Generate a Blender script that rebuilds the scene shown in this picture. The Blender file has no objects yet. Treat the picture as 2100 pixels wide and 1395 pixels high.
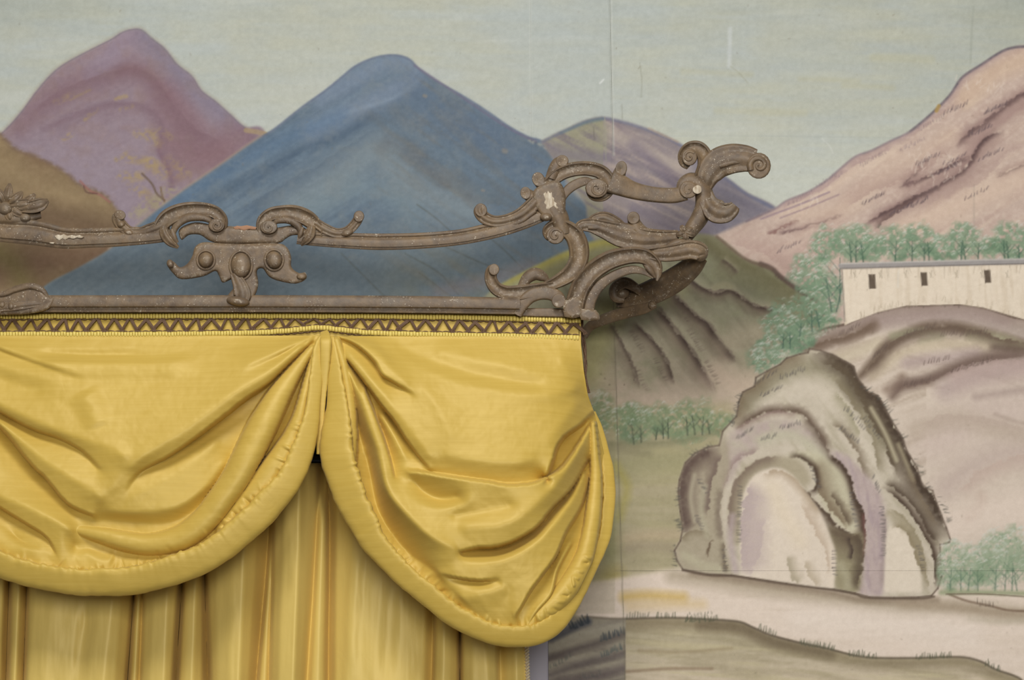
import bpy, bmesh, math, random
import numpy as np
from mathutils import Vector, geometry

# ------------------------------------------------------------------ camera
SC = bpy.context.scene
COL = SC.collection
FPX = 3000.0                      # focal length in photo pixels (2100 x 1395 frame)
PITCH = math.atan(FPX / 9700.0)   # looking up at the window head
CAM_Z = 1.50
cam_d = bpy.data.cameras.new('camera')
cam_d.sensor_width = 36.0
cam_d.lens = 36.0 * FPX / 2100.0
cam = bpy.data.objects.new('camera', cam_d)
COL.objects.link(cam)
cam.location = (0, 0, CAM_Z)
cam.rotation_euler = (math.pi / 2 + PITCH, 0, 0)
SC.camera = cam

# ------------------------------------------------------------------ world, lamps, exposure
world = bpy.data.worlds.new('room_light')
SC.world = world
world.use_nodes = True
wb = world.node_tree.nodes['Background']
wb.inputs['Color'].default_value = (1.0, 0.985, 0.96, 1)
wb.inputs['Strength'].default_value = 0.13

def area_lamp(name, loc, target, size, power, color):
    d = bpy.data.lights.new(name, 'AREA')
    d.shape = 'RECTANGLE'
    d.size, d.size_y = size
    d.energy = power
    d.color = color
    o = bpy.data.objects.new(name, d)
    COL.objects.link(o)
    o.location = loc
    v = Vector(target) - Vector(loc)
    o.rotation_euler = v.to_track_quat('-Z', 'Y').to_euler()
    return o
# tall window of the room, to the left behind the camera, and an added overhead fill standing in for ceiling bounce
area_lamp('window_daylight', (0.6, -3.6, 2.3), (0.3, 2.7, 1.95), (3.0, 2.0), 172, (1.0, 0.99, 0.975))
area_lamp('overhead_bounce_fill', (-0.5, -0.3, 4.9), (0.2, 2.7, 1.9), (2.0, 1.0), 98, (1.0, 0.985, 0.96))

SC.view_settings.view_transform = 'Standard'
SC.view_settings.look = 'None'
SC.view_settings.exposure = 0.0
SC.view_settings.gamma = 1.0
SC.view_settings.use_curve_mapping = False

# ------------------------------------------------------------------ helpers
YP = 2.60          # front plane of the pelmet
YW = 2.82          # wall plane
CP, SP = math.cos(PITCH), math.sin(PITCH)
MM = YP / CP / FPX # metres per photo pixel near the pelmet (about 0.9 mm)

def at(x, y, Y):
    """point of the vertical plane Y that the photo shows at pixel (x, y)"""
    a = (x - 1050.0) / FPX
    b = (697.5 - y) / FPX
    dy = CP - b * SP
    t = Y / dy
    return (a * t, Y, CAM_Z + (SP + b * CP) * t)

def at_np(x, y, Y):
    a = (x - 1050.0) / FPX
    b = (697.5 - y) / FPX
    t = Y / (CP - b * SP)
    return np.stack([a * t, Y + 0 * t, CAM_Z + (SP + b * CP) * t], axis=-1)

def lin(c):
    c = np.asarray(c, dtype=np.float64) / 255.0
    return np.where(c <= 0.04045, c / 12.92, ((c + 0.055) / 1.055) ** 2.4)

def spline(pts, n=8, closed=False):
    """Catmull-Rom through rows of numbers (any columns)"""
    P = np.asarray(pts, dtype=np.float64)
    if len(P) < 3 and not closed:
        t = np.linspace(0, 1, n + 1)[:, None]
        return P[0] * (1 - t) + P[-1] * t
    if closed:
        Q = np.vstack([P[-1], P, P[0], P[1]])
        m = len(P)
    else:
        Q = np.vstack([2 * P[0] - P[1], P, 2 * P[-1] - P[-2]])
        m = len(P) - 1
    out = []
    for i in range(m):
        a, b, c, d = Q[i], Q[i + 1], Q[i + 2], Q[i + 3]
        t = np.arange(n)[:, None] / n
        out.append(0.5 * (2 * b + (c - a) * t + (2 * a - 5 * b + 4 * c - d) * t ** 2 + (3 * b - a - 3 * c + d) * t ** 3))
    out = np.vstack(out)
    if not closed:
        out = np.vstack([out, P[-1]])
    return out

def mesh_np(name, verts, faces, mat=None, parent=None, smooth=True, crisp=0):
    verts = np.asarray(verts, dtype=np.float32).reshape(-1, 3)
    me = bpy.data.meshes.new(name)
    if isinstance(faces, np.ndarray):
        nf, k = faces.shape
        me.vertices.add(len(verts)); me.vertices.foreach_set('co', verts.ravel())
        me.loops.add(nf * k); me.loops.foreach_set('vertex_index', faces.astype(np.int32).ravel())
        me.polygons.add(nf)
        me.polygons.foreach_set('loop_start', np.arange(0, nf * k, k, dtype=np.int32))
        me.update(calc_edges=True)
    else:
        me.from_pydata([tuple(v) for v in verts.tolist()], [], faces)
    me.validate()
    if smooth:
        me.polygons.foreach_set('use_smooth', np.ones(len(me.polygons), dtype=bool))
    if crisp:
        me.set_sharp_from_angle(angle=math.radians(crisp))
    me.update()
    if mat:
        me.materials.append(mat)
    o = bpy.data.objects.new(name, me)
    COL.objects.link(o)
    if parent:
        o.parent = parent
    return o

def root(name, label, cat, group=None, loc=(0, 0, 0)):
    o = bpy.data.objects.new(name, None)
    COL.objects.link(o)
    o['label'] = label
    o['category'] = cat
    if group:
        o['group'] = group
    return o

class NT:
    """small node-tree writer"""
    def __init__(self, name):
        self.m = bpy.data.materials.new(name)
        self.m.use_nodes = True
        self.t = self.m.node_tree
        self.b = self.t.nodes['Principled BSDF']
    def n(self, kind, **kw):
        o = self.t.nodes.new(kind)
        for k, v in kw.items():
            if hasattr(o, k):
                setattr(o, k, v)
            else:
                o.inputs[k].default_value = v
        return o
    def l(self, a, b):
        self.t.links.new(a, b)
    def noise(self, vec, scale, detail=4, rough=0.55):
        o = self.n('ShaderNodeTexNoise')
        o.inputs['Scale'].default_value = scale
        o.inputs['Detail'].default_value = detail
        o.inputs['Roughness'].default_value = rough
        if vec is not None:
            self.l(vec, o.inputs['Vector'])
        return o.outputs['Fac']
    def mapping(self, vec, scale=(1, 1, 1), rot=(0, 0, 0)):
        o = self.n('ShaderNodeMapping')
        o.inputs['Scale'].default_value = scale
        o.inputs['Rotation'].default_value = rot
        self.l(vec, o.inputs['Vector'])
        return o.outputs['Vector']
    def ramp(self, fac, stops):
        o = self.n('ShaderNodeValToRGB')
        cr = o.color_ramp
        while len(cr.elements) < len(stops):
            cr.elements.new(0.5)
        for e, (p, c) in zip(cr.elements, stops):
            e.position = p
            e.color = (*[float(v) for v in c], 1)
        self.l(fac, o.inputs['Fac'])
        return o.outputs['Color']
    def mix(self, fac, a, b, mode='MIX'):
        o = self.n('ShaderNodeMix', data_type='RGBA', blend_type=mode)
        for s, v in ((o.inputs[0], fac), (o.inputs[6], a), (o.inputs[7], b)):
            if isinstance(v, bpy.types.NodeSocket):
                self.l(v, s)
            elif isinstance(v, (int, float)):
                s.default_value = v
            else:
                s.default_value = (*[float(q) for q in v], 1)
        return o.outputs[2]
    def math(self, op, a, b=0.0):
        o = self.n('ShaderNodeMath', operation=op)
        for s, v in ((o.inputs[0], a), (o.inputs[1], b)):
            if isinstance(v, bpy.types.NodeSocket):
                self.l(v, s)
            else:
                s.default_value = v
        return o.outputs[0]
    def bump(self, height, strength, dist, normal=None):
        o = self.n('ShaderNodeBump')
        o.inputs['Strength'].default_value = strength
        o.inputs['Distance'].default_value = dist
        self.l(height, o.inputs['Height'])
        if normal is not None:
            self.l(normal, o.inputs['Normal'])
        return o.outputs['Normal']

# ------------------------------------------------------------------ the painted wallpaper
# The landscape is painted stroke by stroke on a canvas measured in photo pixels;
# the colours then become the pigment of the paper sheets (a colour attribute).
CX0, CY0, CS = -300, -240, 2.0
CW, CH = 1350, 930
rng = np.random.default_rng(7)
CAN = np.zeros((CH, CW, 3)) + 180.0
GX = CX0 + CS * np.arange(CW)
GY = CY0 + CS * np.arange(CH)

def _lat(shape, seed):
    return np.random.default_rng(seed).random(shape)

def vnoise(X, Y, seed):
    L = _lat((256, 256), seed)
    xi = np.floor(X).astype(int); yi = np.floor(Y).astype(int)
    fx = X - xi; fy = Y - yi
    fx = fx * fx * (3 - 2 * fx); fy = fy * fy * (3 - 2 * fy)
    a = L[yi % 256, xi % 256]; b = L[yi % 256, (xi + 1) % 256]
    c = L[(yi + 1) % 256, xi % 256]; d = L[(yi + 1) % 256, (xi + 1) % 256]
    return (a * (1 - fx) + b * fx) * (1 - fy) + (c * (1 - fx) + d * fx) * fy

def fbm(X, Y, seed, octv=4):
    s = 0; amp = 1.0; tot = 0
    for k in range(octv):
        s = s + amp * vnoise(X * 2 ** k + 17.3 * k, Y * 2 ** k + 5.1 * k, seed + k)
        tot += amp
        amp *= 0.55
    return s / tot

XX, YY = np.meshgrid(GX, GY)
XH, YH = XX[::2, ::2], YY[::2, ::2]

def up2(A):
    """double the resolution of a half-size map"""
    B = np.empty((CH, CW))
    B[::2, ::2] = A
    B[1:-1:2, ::2] = 0.5 * (A[:-1] + A[1:])
    B[-1, ::2] = A[-1]
    B[:, 1:-1:2] = 0.5 * (B[:, 0:-2:2] + B[:, 2::2])
    B[:, -1] = B[:, -2]
    return B

N_SOFT = up2(fbm(XH / 90, YH / 60, 11))
N_MED = up2(fbm(XH / 26, YH / 22, 23))
N_FINE = fbm(XX / 7, YY / 6, 37, 2)
N_HOR = up2(fbm(XH / 150, YH / 9, 41))

def streaks(ang, seed, along=70, across=6):
    c, s = math.cos(math.radians(ang)), math.sin(math.radians(ang))
    return up2(fbm((XH * c + YH * s) / along, (-XH * s + YH * c) / across, seed, 3))

def blur(M, r):
    """three box blurs, r in canvas cells"""
    r = int(round(r))
    if r < 1:
        return M
    for _ in range(2):
        for ax in (0, 1):
            pad = [(0, 0)] * M.ndim
            pad[ax] = (r + 1, r)
            c = np.cumsum(np.pad(M, pad, mode='edge'), axis=ax)
            n = M.shape[ax]
            hi = np.take(c, np.arange(2 * r + 1, 2 * r + 1 + n), axis=ax)
            lo = np.take(c, np.arange(0, n), axis=ax)
            M = (hi - lo) / (2 * r + 1)
    return M

def pmask(pts, soft=2.0, smooth=True, n=6):
    """filled outline with a soft rim"""
    P = spline(pts, n, closed=False) if smooth else np.asarray(pts, float)
    P = (P[:, :2] - [CX0, CY0]) / CS
    M = np.zeros((CH, CW))
    x0, y0 = P[:, 0], P[:, 1]
    x1, y1 = np.roll(x0, -1), np.roll(y0, -1)
    SUB = 3
    for r in range(max(0, int(y0.min())), min(CH, int(y0.max()) + 2)):
        for k in range(SUB):
            yy = r + (k + 0.5) / SUB - 0.5
            cr = (y0 <= yy) != (y1 <= yy)
            if not cr.any():
                continue
            xs = np.sort(x0[cr] + (yy - y0[cr]) / (y1[cr] - y0[cr]) * (x1[cr] - x0[cr]))
            for a, b in zip(xs[::2], xs[1::2]):
                a = max(a + 0.5, 0.0); b = min(b + 0.5, CW - 1.0)
                if b <= a:
                    continue
                ia, ib = int(a), int(b)
                if ia == ib:
                    M[r, ia] += (b - a) / SUB
                else:
                    M[r, ia] += (ia + 1 - a) / SUB
                    M[r, ia + 1:ib] += 1.0 / SUB
                    M[r, ib] += (b - ib) / SUB
    return np.clip(blur(M, soft / CS), 0, 1)

def lay(M, col, alpha=1.0):
    """glaze a colour through a mask"""
    ys = np.where(M.max(1) > 0.003)[0]; xs = np.where(M.max(0) > 0.003)[0]
    if len(ys) == 0 or len(xs) == 0:
        return
    sl = (slice(ys[0], ys[-1] + 1), slice(xs[0], xs[-1] + 1))
    c = np.asarray(col, float)
    if c.ndim == 3:
        c = c[sl]
    a = (M[sl] * alpha)[..., None]
    CAN[sl] = CAN[sl] * (1 - a) + c * a

def swin(pts, w, soft=None, n=8):
    """brush stroke: pts (x, y[, width factor]); w = half width; soft = feather width -> window, mask"""
    P = np.asarray([(*p, 1.0) if len(p) == 2 else p for p in pts], float)
    P = spline(P, n) if len(P) > 2 else spline(P, max(n, 6))
    seg = np.hypot(np.diff(P[:, 0]), np.diff(P[:, 1]))
    L = np.concatenate([[0], np.cumsum(seg)])
    m = max(2, int(L[-1] / max(1.2, w * 0.3)))
    t = np.linspace(0, L[-1], m)
    xs = np.interp(t, L, P[:, 0]); ys = np.interp(t, L, P[:, 1]); ws = np.maximum(np.interp(t, L, P[:, 2]), 0.02) * w
    if soft is None:
        soft = max(1.6, w * 0.5)
    Rm = ws.max() + soft + 4
    a0 = min(CW - 1, max(0, int((xs.min() - Rm - CX0) / CS))); a1 = max(a0 + 1, min(CW, int((xs.max() + Rm - CX0) / CS) + 2))
    b0 = min(CH - 1, max(0, int((ys.min() - Rm - CY0) / CS))); b1 = max(b0 + 1, min(CH, int((ys.max() + Rm - CY0) / CS) + 2))
    M = np.zeros((b1 - b0, a1 - a0))
    for x, y, r in zip(xs, ys, ws):
        R = r + soft
        i0 = max(a0, int((x - R - CX0) / CS)); i1 = min(a1, int((x + R - CX0) / CS) + 2)
        j0 = max(b0, int((y - R - CY0) / CS)); j1 = min(b1, int((y + R - CY0) / CS) + 2)
        if i1 <= i0 or j1 <= j0:
            continue
        d = np.hypot(GX[i0:i1][None, :] - x, GY[j0:j1][:, None] - y)
        v = np.clip((r + soft * 0.5 - d) / soft, 0, 1)
        W = M[j0 - b0:j1 - b0, i0 - a0:i1 - a0]
        np.maximum(W, v, out=W)
    return (slice(b0, b1), slice(a0, a1)), M

def stroke(pts, w, col, alpha=1.0, soft=None, clip=None, tex=None, n=8):
    sl, M = swin(pts, w, soft, n)
    if clip is not None:
        M = M * clip[sl]
    if tex is not None:
        M = M * tex[sl]
    a = (M * alpha)[..., None]
    CAN[sl] = CAN[sl] * (1 - a) + np.asarray(col, float) * a

def wash(pts, side, w, col, alpha=0.8, clip=None, rag=2.0, edge=1.5, back=0.0, seed=5, e=0.12, g=1.3, n=6):
    """watercolour shade: dark and crisp at the line, fading over w on one side (+1: below a line that runs right)"""
    P = spline([p[:2] for p in pts], n)
    seg = np.hypot(np.diff(P[:, 0]), np.diff(P[:, 1])); L = np.concatenate([[0], np.cumsum(seg)])
    r = w + 6
    a0 = max(0, int((P[:, 0].min() - r - CX0) / CS)); a1 = min(CW, int((P[:, 0].max() + r - CX0) / CS) + 2)
    b0 = max(0, int((P[:, 1].min() - r - CY0) / CS)); b1 = min(CH, int((P[:, 1].max() + r - CY0) / CS) + 2)
    if a1 <= a0 or b1 <= b0:
        return
    sl = (slice(b0, b1), slice(a0, a1))
    X, Y = XX[sl], YY[sl]
    rg = (N_FINE[sl] - 0.5) * 2 * rag + (N_MED[sl] - 0.5) * 2.5 * rag
    best = np.full(X.shape, 1e18); sd = np.zeros(X.shape); tt = np.zeros(X.shape)
    for k in range(len(P) - 1):
        p, q = P[k], P[k + 1]
        dx, dy = q - p
        l2 = dx * dx + dy * dy + 1e-9
        u = np.clip(((X - p[0]) * dx + (Y - p[1]) * dy) / l2, 0, 1)
        qx, qy = X - p[0] - u * dx, Y - p[1] - u * dy
        d2 = qx * qx + qy * qy
        up = d2 < best
        best = np.where(up, d2, best); sd = np.where(up, np.where(dx * qy - dy * qx >= 0, 1, -1), sd); tt = np.where(up, (L[k] + u * seg[k]) / L[-1], tt)
    d = np.sqrt(best) * sd * side + rg
    wl = w * (0.75 + 0.5 * N_MED[sl])
    f = np.clip(1 - d / wl, 0, 1) ** g * np.clip((d + edge) / edge, 0, 1)
    if back > 0:
        f = np.maximum(f, np.clip(1 + d / back, 0, 1) * (d < 0))
    f = f * np.clip(tt / e, 0, 1) * np.clip((1 - tt) / e, 0, 1) * (1.15 + 0.5 * (N_FINE[sl] - 0.5) * 2)
    if clip is not None:
        f = f * clip[sl]
    A = (np.clip(f, 0, 1) * alpha)[..., None]
    CAN[sl] = CAN[sl] * (1 - A) + np.asarray(col, float) * A

def dash(x, y, dx, dy, w, col, alpha):
    """one short tick of the brush"""
    R = w + 2
    i0 = max(0, int((min(x, x + dx) - R - CX0) / CS)); i1 = min(CW, int((max(x, x + dx) + R - CX0) / CS) + 2)
    j0 = max(0, int((min(y, y + dy) - R - CY0) / CS)); j1 = min(CH, int((max(y, y + dy) + R - CY0) / CS) + 2)
    if i1 <= i0 or j1 <= j0:
        return
    px = GX[i0:i1][None, :] - x; py = GY[j0:j1][:, None] - y
    L2 = dx * dx + dy * dy + 1e-6
    t = np.clip((px * dx + py * dy) / L2, 0, 1)
    d = np.hypot(px - t * dx, py - t * dy)
    a = (np.clip((w * (1 - 0.5 * t) + 0.9 - d) / 1.8, 0, 1) * alpha)[..., None]
    CAN[j0:j1, i0:i1] = CAN[j0:j1, i0:i1] * (1 - a) + np.asarray(col, float) * a

def ticks(pts, n, length, ang, col, alpha=0.6, w=1.2, spread=3, jit=0.35):
    """grass-like marks along a line; ang 90 = upright"""
    P = spline(pts, 10)
    for _ in range(n):
        p = P[rng.integers(len(P))]
        a = math.radians(ang + rng.normal() * 14)
        L = length * (1 + rng.normal() * jit)
        dash(p[0] + rng.normal() * spread, p[1] + rng.normal() * spread, math.cos(a) * L, -math.sin(a) * L, w, col, alpha * (0.6 + 0.4 * rng.random()))

def row_ticks(x0, y0, x1, y1, n, length, ang, col, alpha=0.6, w=1.2):
    for k in range(n):
        t = k / max(1, n - 1)
        a = math.radians(ang + rng.normal() * 8)
        L = length * (0.75 + 0.5 * rng.random())
        dash(x0 + (x1 - x0) * t + rng.normal(), y0 + (y1 - y0) * t + rng.normal() * 1.5, math.cos(a) * L, -math.sin(a) * L, w, col, alpha)

def tex(N, lo, hi):
    return np.clip((N - lo) / (hi - lo), 0, 1)

# ---- sky
g = np.clip((YY + 60) / 480, 0, 1)[..., None]
CAN[:] = np.array([164, 168, 158]) * (1 - g) + np.array([191, 193, 181]) * g
lay(tex(N_HOR, 0.40, 0.75), (184, 184, 164), 0.32)
lay(tex(streaks(2, 61, 170, 16), 0.45, 0.85), (172, 180, 180), 0.45)
lay(tex(streaks(-1, 62, 220, 26), 0.52, 0.85), (192, 195, 188), 0.4)
lay(tex(N_SOFT, 0.45, 0.8), (178, 180, 166), 0.4)
lay(tex(up2(fbm(XH / 190 + 3, YH / 130, 66)), 0.45, 0.7), (172, 179, 176), 0.5)
lay(tex(up2(fbm(XH / 160 + 8, YH / 70, 67)), 0.5, 0.75), (184, 182, 160), 0.35)
lay(np.clip(1 - np.hypot((XX - 2150) / 260, (YY + 20) / 130), 0, 1), (146, 152, 142), 0.6)
lay(np.clip(1 - np.hypot((XX + 20) / 330, (YY + 20) / 120), 0, 1), (152, 157, 146), 0.5)
sky_r = (XX > 1252).astype(float)
lay(sky_r * tex(streaks(1, 65, 150, 18), 0.42, 0.8), (186, 186, 166), 0.4)
lay(sky_r * np.clip((YY - 240) / 150, 0, 1), (196, 199, 189), 0.6)
for (x, y, a, b) in ((1700, 165, 60, 5), (1780, 178, 50, 6), (1560, 230, 90, 7), (1470, 150, 70, 6), (1850, 120, 60, 8)):
    stroke([(x - a, y - 2), (x, y), (x + a, y + 3)], b, (182, 178, 148), 0.35, soft=8)
stroke([(1497, 60), (1496, 100), (1495, 136)], 4, (196, 200, 198), 0.6, soft=5)
stroke([(1497, 136), (1515, 150), (1533, 170)], 1.2, (160, 160, 142), 0.6)
stroke([(1255, 282), (1500, 279), (1840, 284)], 1.0, (165, 170, 164), 0.35)
stroke([(1996, 15), (1992, 70), (1990, 130)], 2.5, (160, 164, 152), 0.6)
stroke([(1685, 285), (1700, 300), (1708, 316)], 1.2, (205, 206, 198), 0.6)
stroke([(1312, 130), (1316, 165), (1315, 200)], 1.0, (140, 140, 124), 0.5)
stroke([(1275, 215), (1276, 245)], 1.0, (140, 140, 128), 0.6)
stroke([(1088, 0), (1088, 140), (1090, 270)], 2.5, (190, 193, 184), 0.35)
stroke([(1230, 172), (1238, 164)], 1.5, (215, 216, 212), 0.8)

# ---- purple mountain, far left
PUR_E = [(-60, 330), (7, 272), (43, 233), (77, 187), (110, 150), (140, 128), (187, 103), (227, 83), (253, 67), (277, 61), (293, 64), (310, 80), (337, 100), (363, 133), (393, 157), (413, 187), (443, 210), (473, 237), (503, 263), (545, 280)]
PUR = pmask(PUR_E + [(560, 480), (-60, 480)], 2.5)
stroke(PUR_E, 6, (150, 138, 118), 0.35, soft=9)
lay(PUR, (144, 127, 138))
s1 = streaks(-28, 71, 80, 9); s2 = streaks(35, 72, 80, 9)
lay(PUR * tex(s1, 0.42, 0.8) * np.clip((330 - XX) / 90, 0, 1), (128, 106, 118), 0.5)
lay(PUR * tex(N_MED, 0.45, 0.75), (150, 124, 128), 0.6)
lay(PUR * np.clip((YY - 230) / 120, 0, 1) * (1 - np.clip((XX - 250) / 110, 0, 1)), (149, 136, 150), 0.75)
stroke([(40, 262), (120, 190), (200, 162), (270, 143), (320, 165), (370, 220), (420, 300)], 20, (122, 92, 102), 0.6, soft=34, clip=PUR)
stroke([(200, 160), (265, 142), (310, 160), (345, 200)], 9, (118, 86, 92), 0.6, soft=16, clip=PUR)
stroke([(90, 265), (160, 232), (225, 214), (290, 218), (325, 240), (345, 280)], 6, (118, 94, 108), 0.55, soft=12, clip=PUR)
stroke([(300, 75), (340, 120), (390, 175), (450, 225), (520, 280)], 22, (116, 112, 136), 0.6, soft=36, clip=PUR)
stroke([(340, 210), (380, 270), (420, 310), (500, 280)], 34, (128, 98, 108), 0.75, soft=46, clip=PUR)
stroke([(360, 300), (400, 330), (450, 320)], 26, (130, 98, 104), 0.6, soft=34, clip=PUR)
stroke([(255, 80), (230, 110), (200, 150)], 22, (142, 128, 150), 0.5, soft=34, clip=PUR)
stroke([(330, 275), (325, 310), (345, 350), (352, 385)], 5, (112, 84, 104), 0.6, soft=8, clip=PUR)
for (x, y, a, b, dy) in ((130, 203, 16, 6, -8), (165, 195, 20, 2.5, -10), (185, 236, 12, 5, -10), (140, 280, 8, 5, -4), (250, 200, 12, 4, -3), (260, 222, 12, 4, -4),
                         (300, 275, 18, 8, 0), (318, 290, 10, 8, 6), (250, 322, 10, 5, -6), (290, 330, 26, 8, 4), (320, 345, 14, 12, 10), (270, 362, 20, 9, 0), (285, 392, 14, 10, 8), (340, 275, 9, 6, 8), (358, 345, 8, 14, 10), (380, 355, 6, 7, 4), (300, 425, 22, 12, -14), (335, 405, 14, 12, -14)):
    stroke([(x - a, y - dy), (x, y), (x + a, y + dy)], b, (163, 140, 98) if y < 400 else (160, 150, 116), 0.8, soft=b * 1.2, clip=PUR, tex=tex(N_FINE + 0.35 * N_MED, 0.45, 0.8))
wash([(60, 235), (120, 190), (200, 158), (268, 142), (312, 158), (350, 205), (400, 262), (470, 300)], 1, 60, (116, 88, 98), 0.55, PUR, rag=4, g=1.6)
wash([(90, 268), (160, 232), (225, 212), (290, 216), (328, 244), (352, 300)], 1, 34, (118, 94, 106), 0.5, PUR, rag=4)
wash([(336, 268), (326, 310), (345, 350), (356, 388)], -1, 50, (120, 90, 100), 0.55, PUR, rag=3)
stroke([(292, 357), (312, 378), (322, 398), (338, 412)], 2.2, (96, 78, 62), 0.85, clip=PUR)
stroke([(330, 385), (333, 402), (338, 415)], 2.0, (110, 88, 60), 0.8, clip=PUR)
stroke(PUR_E, 1.4, (108, 98, 112), 0.55)
stroke([(288, 62), (312, 78), (345, 112), (360, 132)], 1.2, (120, 118, 120), 0.5)
stroke([(505, 268), (530, 272), (545, 276)], 5, (164, 142, 104), 0.8)

lay(PUR, (142, 126, 122), 0.22)
lay(PUR * tex(N_MED, 0.5, 0.8), (132, 116, 112), 0.25)
# ---- brown hill in front of it
BR_E = [(-80, 215), (0, 277), (33, 306), (80, 325), (130, 352), (165, 380), (195, 392), (220, 405), (240, 432), (262, 470)]
BRN = pmask(BR_E + [(262, 500), (225, 514), (163, 551), (95, 588), (60, 640), (-80, 640)], 2.5)
lay(BRN, (132, 112, 84))
lay(BRN * tex(N_MED, 0.4, 0.75), (152, 130, 98), 0.65)
lay(BRN * tex(N_SOFT, 0.45, 0.8), (122, 96, 74), 0.6)
stroke([(-40, 335), (40, 360), (120, 395), (210, 430)], 20, (150, 130, 98), 0.55, soft=34, clip=BRN)
stroke([(-20, 430), (70, 440), (180, 460), (230, 470)], 26, (98, 78, 60), 0.6, soft=44, clip=BRN)
stroke([(-20, 560), (60, 545), (130, 530), (215, 516)], 28, (104, 80, 64), 0.55, soft=44, clip=BRN)
stroke([(0, 520), (30, 545), (50, 580)], 22, (112, 104, 60), 0.5, soft=36, clip=BRN)
stroke(BR_E, 5, (112, 90, 74), 0.65, soft=8, clip=None, tex=tex(N_FINE, 0.25, 0.6))
stroke([(165, 372), (185, 392), (205, 400), (225, 415)], 2.2, (150, 104, 96), 0.8)
stroke([(172, 382), (178, 395), (200, 398)], 1.4, (96, 66, 62), 0.8)

# ---- blue mountain
BL_E = [(40, 640), (95, 587), (163, 550), (226, 513), (293, 457), (360, 405), (413, 368), (467, 331), (510, 300), (540, 280), (567, 263), (617, 223), (667, 187), (700, 160), (727, 138), (760, 122), (790, 115), (817, 115), (840, 123), (860, 143), (900, 170), (953, 200), (1000, 230), (1043, 260), (1083, 282), (1112, 292), (1135, 325), (1165, 375), (1200, 415), (1235, 440), (1260, 560), (1260, 640)]
BLU = pmask(BL_E, 2.5)
stroke(BL_E[3:10], 5, (160, 142, 122), 0.7, soft=6)
lay(BLU, (100, 116, 130))
b1 = streaks(-36, 81, 120, 10); b2 = streaks(36, 82, 110, 12); b3 = streaks(-32, 83, 60, 5)
left = np.clip((860 - XX) / 160, 0, 1)
lay(BLU * left * tex(b1, 0.45, 0.8), (78, 95, 114), 0.5)
lay(BLU * left * tex(b3, 0.5, 0.8), (122, 140, 154), 0.45)
lay(BLU * (1 - left) * tex(b2, 0.45, 0.8), (84, 97, 110), 0.45)
lay(BLU * tex(N_MED, 0.45, 0.8), (112, 124, 132), 0.4)
wash([(640, 268), (720, 232), (800, 206), (862, 165)], 1, 60, (82, 98, 114), 0.55, BLU, rag=4)
wash([(930, 200), (1000, 245), (1080, 300)], 1, 90, (92, 106, 122), 0.5, BLU, rag=4)
wash([(480, 440), (600, 370), (700, 310), (770, 260)], 1, 46, (74, 90, 108), 0.5, BLU, rag=5)
wash([(770, 300), (830, 330), (890, 380), (960, 410), (1060, 430)], -1, 60, (92, 98, 100), 0.5, BLU, rag=5)
stroke([(660, 200), (730, 160), (790, 130), (845, 130), (850, 160), (780, 200), (720, 230), (640, 270)], 22, (124, 137, 156), 0.65, soft=34, clip=BLU)
stroke([(640, 262), (720, 230), (800, 205), (860, 168)], 4, (136, 150, 166), 0.55, soft=8, clip=BLU)
stroke([(330, 440), (420, 380), (520, 320), (620, 270), (700, 240)], 16, (88, 112, 138), 0.6, soft=26, clip=BLU)
stroke([(420, 420), (540, 350), (640, 300), (700, 280), (760, 240)], 9, (66, 84, 104), 0.5, soft=16, clip=BLU)
stroke([(860, 190), (930, 250), (1010, 290), (1090, 340)], 34, (88, 104, 124), 0.55, soft=50, clip=BLU)
stroke([(600, 420), (680, 370), (770, 310), (800, 330), (860, 390), (960, 430)], 34, (136, 146, 148), 0.6, soft=46, clip=BLU)
stroke([(560, 460), (640, 430), (720, 390), (800, 400), (850, 450)], 26, (124, 140, 146), 0.5, soft=40, clip=BLU)
stroke([(790, 290), (850, 320), (900, 370), (960, 400), (1050, 420)], 18, (92, 94, 98), 0.5, soft=34, clip=BLU, tex=tex(N_MED, 0.3, 0.65))
stroke([(810, 240), (850, 250), (900, 270)], 16, (104, 108, 112), 0.5, soft=26, clip=BLU, tex=tex(N_MED, 0.3, 0.65))
lay(BLU * np.clip((YY - 430) / 120, 0, 1), (98, 108, 110), 0.62)
lay(BLU * np.clip((YY - 480) / 120, 0, 1) * np.clip((XX - 740) / 140, 0, 1) * tex(N_SOFT + 0.3 * b2, 0.5, 0.85), (120, 116, 92), 0.7)
for P in ([(855, 420), (890, 445), (930, 480)], [(700, 520), (760, 580), (790, 610)], [(830, 520), (900, 560), (940, 605)], [(980, 470), (1030, 510), (1080, 560)], [(900, 500), (1000, 545), (1060, 560)], [(860, 560), (900, 590), (930, 612)]):
    stroke(P, 1.6, (82, 84, 76), 0.5, clip=BLU)
stroke([(900, 600), (1000, 575), (1090, 545)], 14, (120, 112, 112), 0.6, soft=20, clip=BLU)
stroke(BL_E[9:-4], 2.2, (92, 100, 124), 0.6, soft=3)
stroke([(850, 135), (950, 202), (1040, 262), (1100, 292)], 2.5, (110, 98, 120), 0.5, soft=3)
for (x, y, r) in ((871, 197, 3.5), (1035, 310, 5), (990, 391, 2.5)):
    stroke([(x - 1, y), (x + 2, y + 1)], r, (134, 128, 120), 0.8, soft=r)
stroke([(1085, 290), (1112, 300), (1140, 320)], 3, (170, 166, 150), 0.6, soft=4, tex=tex(N_FINE, 0.4, 0.6))
stroke([(1165, 375), (1180, 395), (1220, 428), (1240, 440)], 6, (166, 158, 146), 0.55, soft=7)

lay(BLU, (104, 116, 126), 0.1)
lay(BLU * tex(N_MED + 0.3 * (N_FINE - 0.5), 0.5, 0.8), (118, 124, 126), 0.25)
lay(BLU * tex(b2, 0.55, 0.85) * np.clip((XX - 650) / 200, 0, 1), (116, 112, 104), 0.35)
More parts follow.
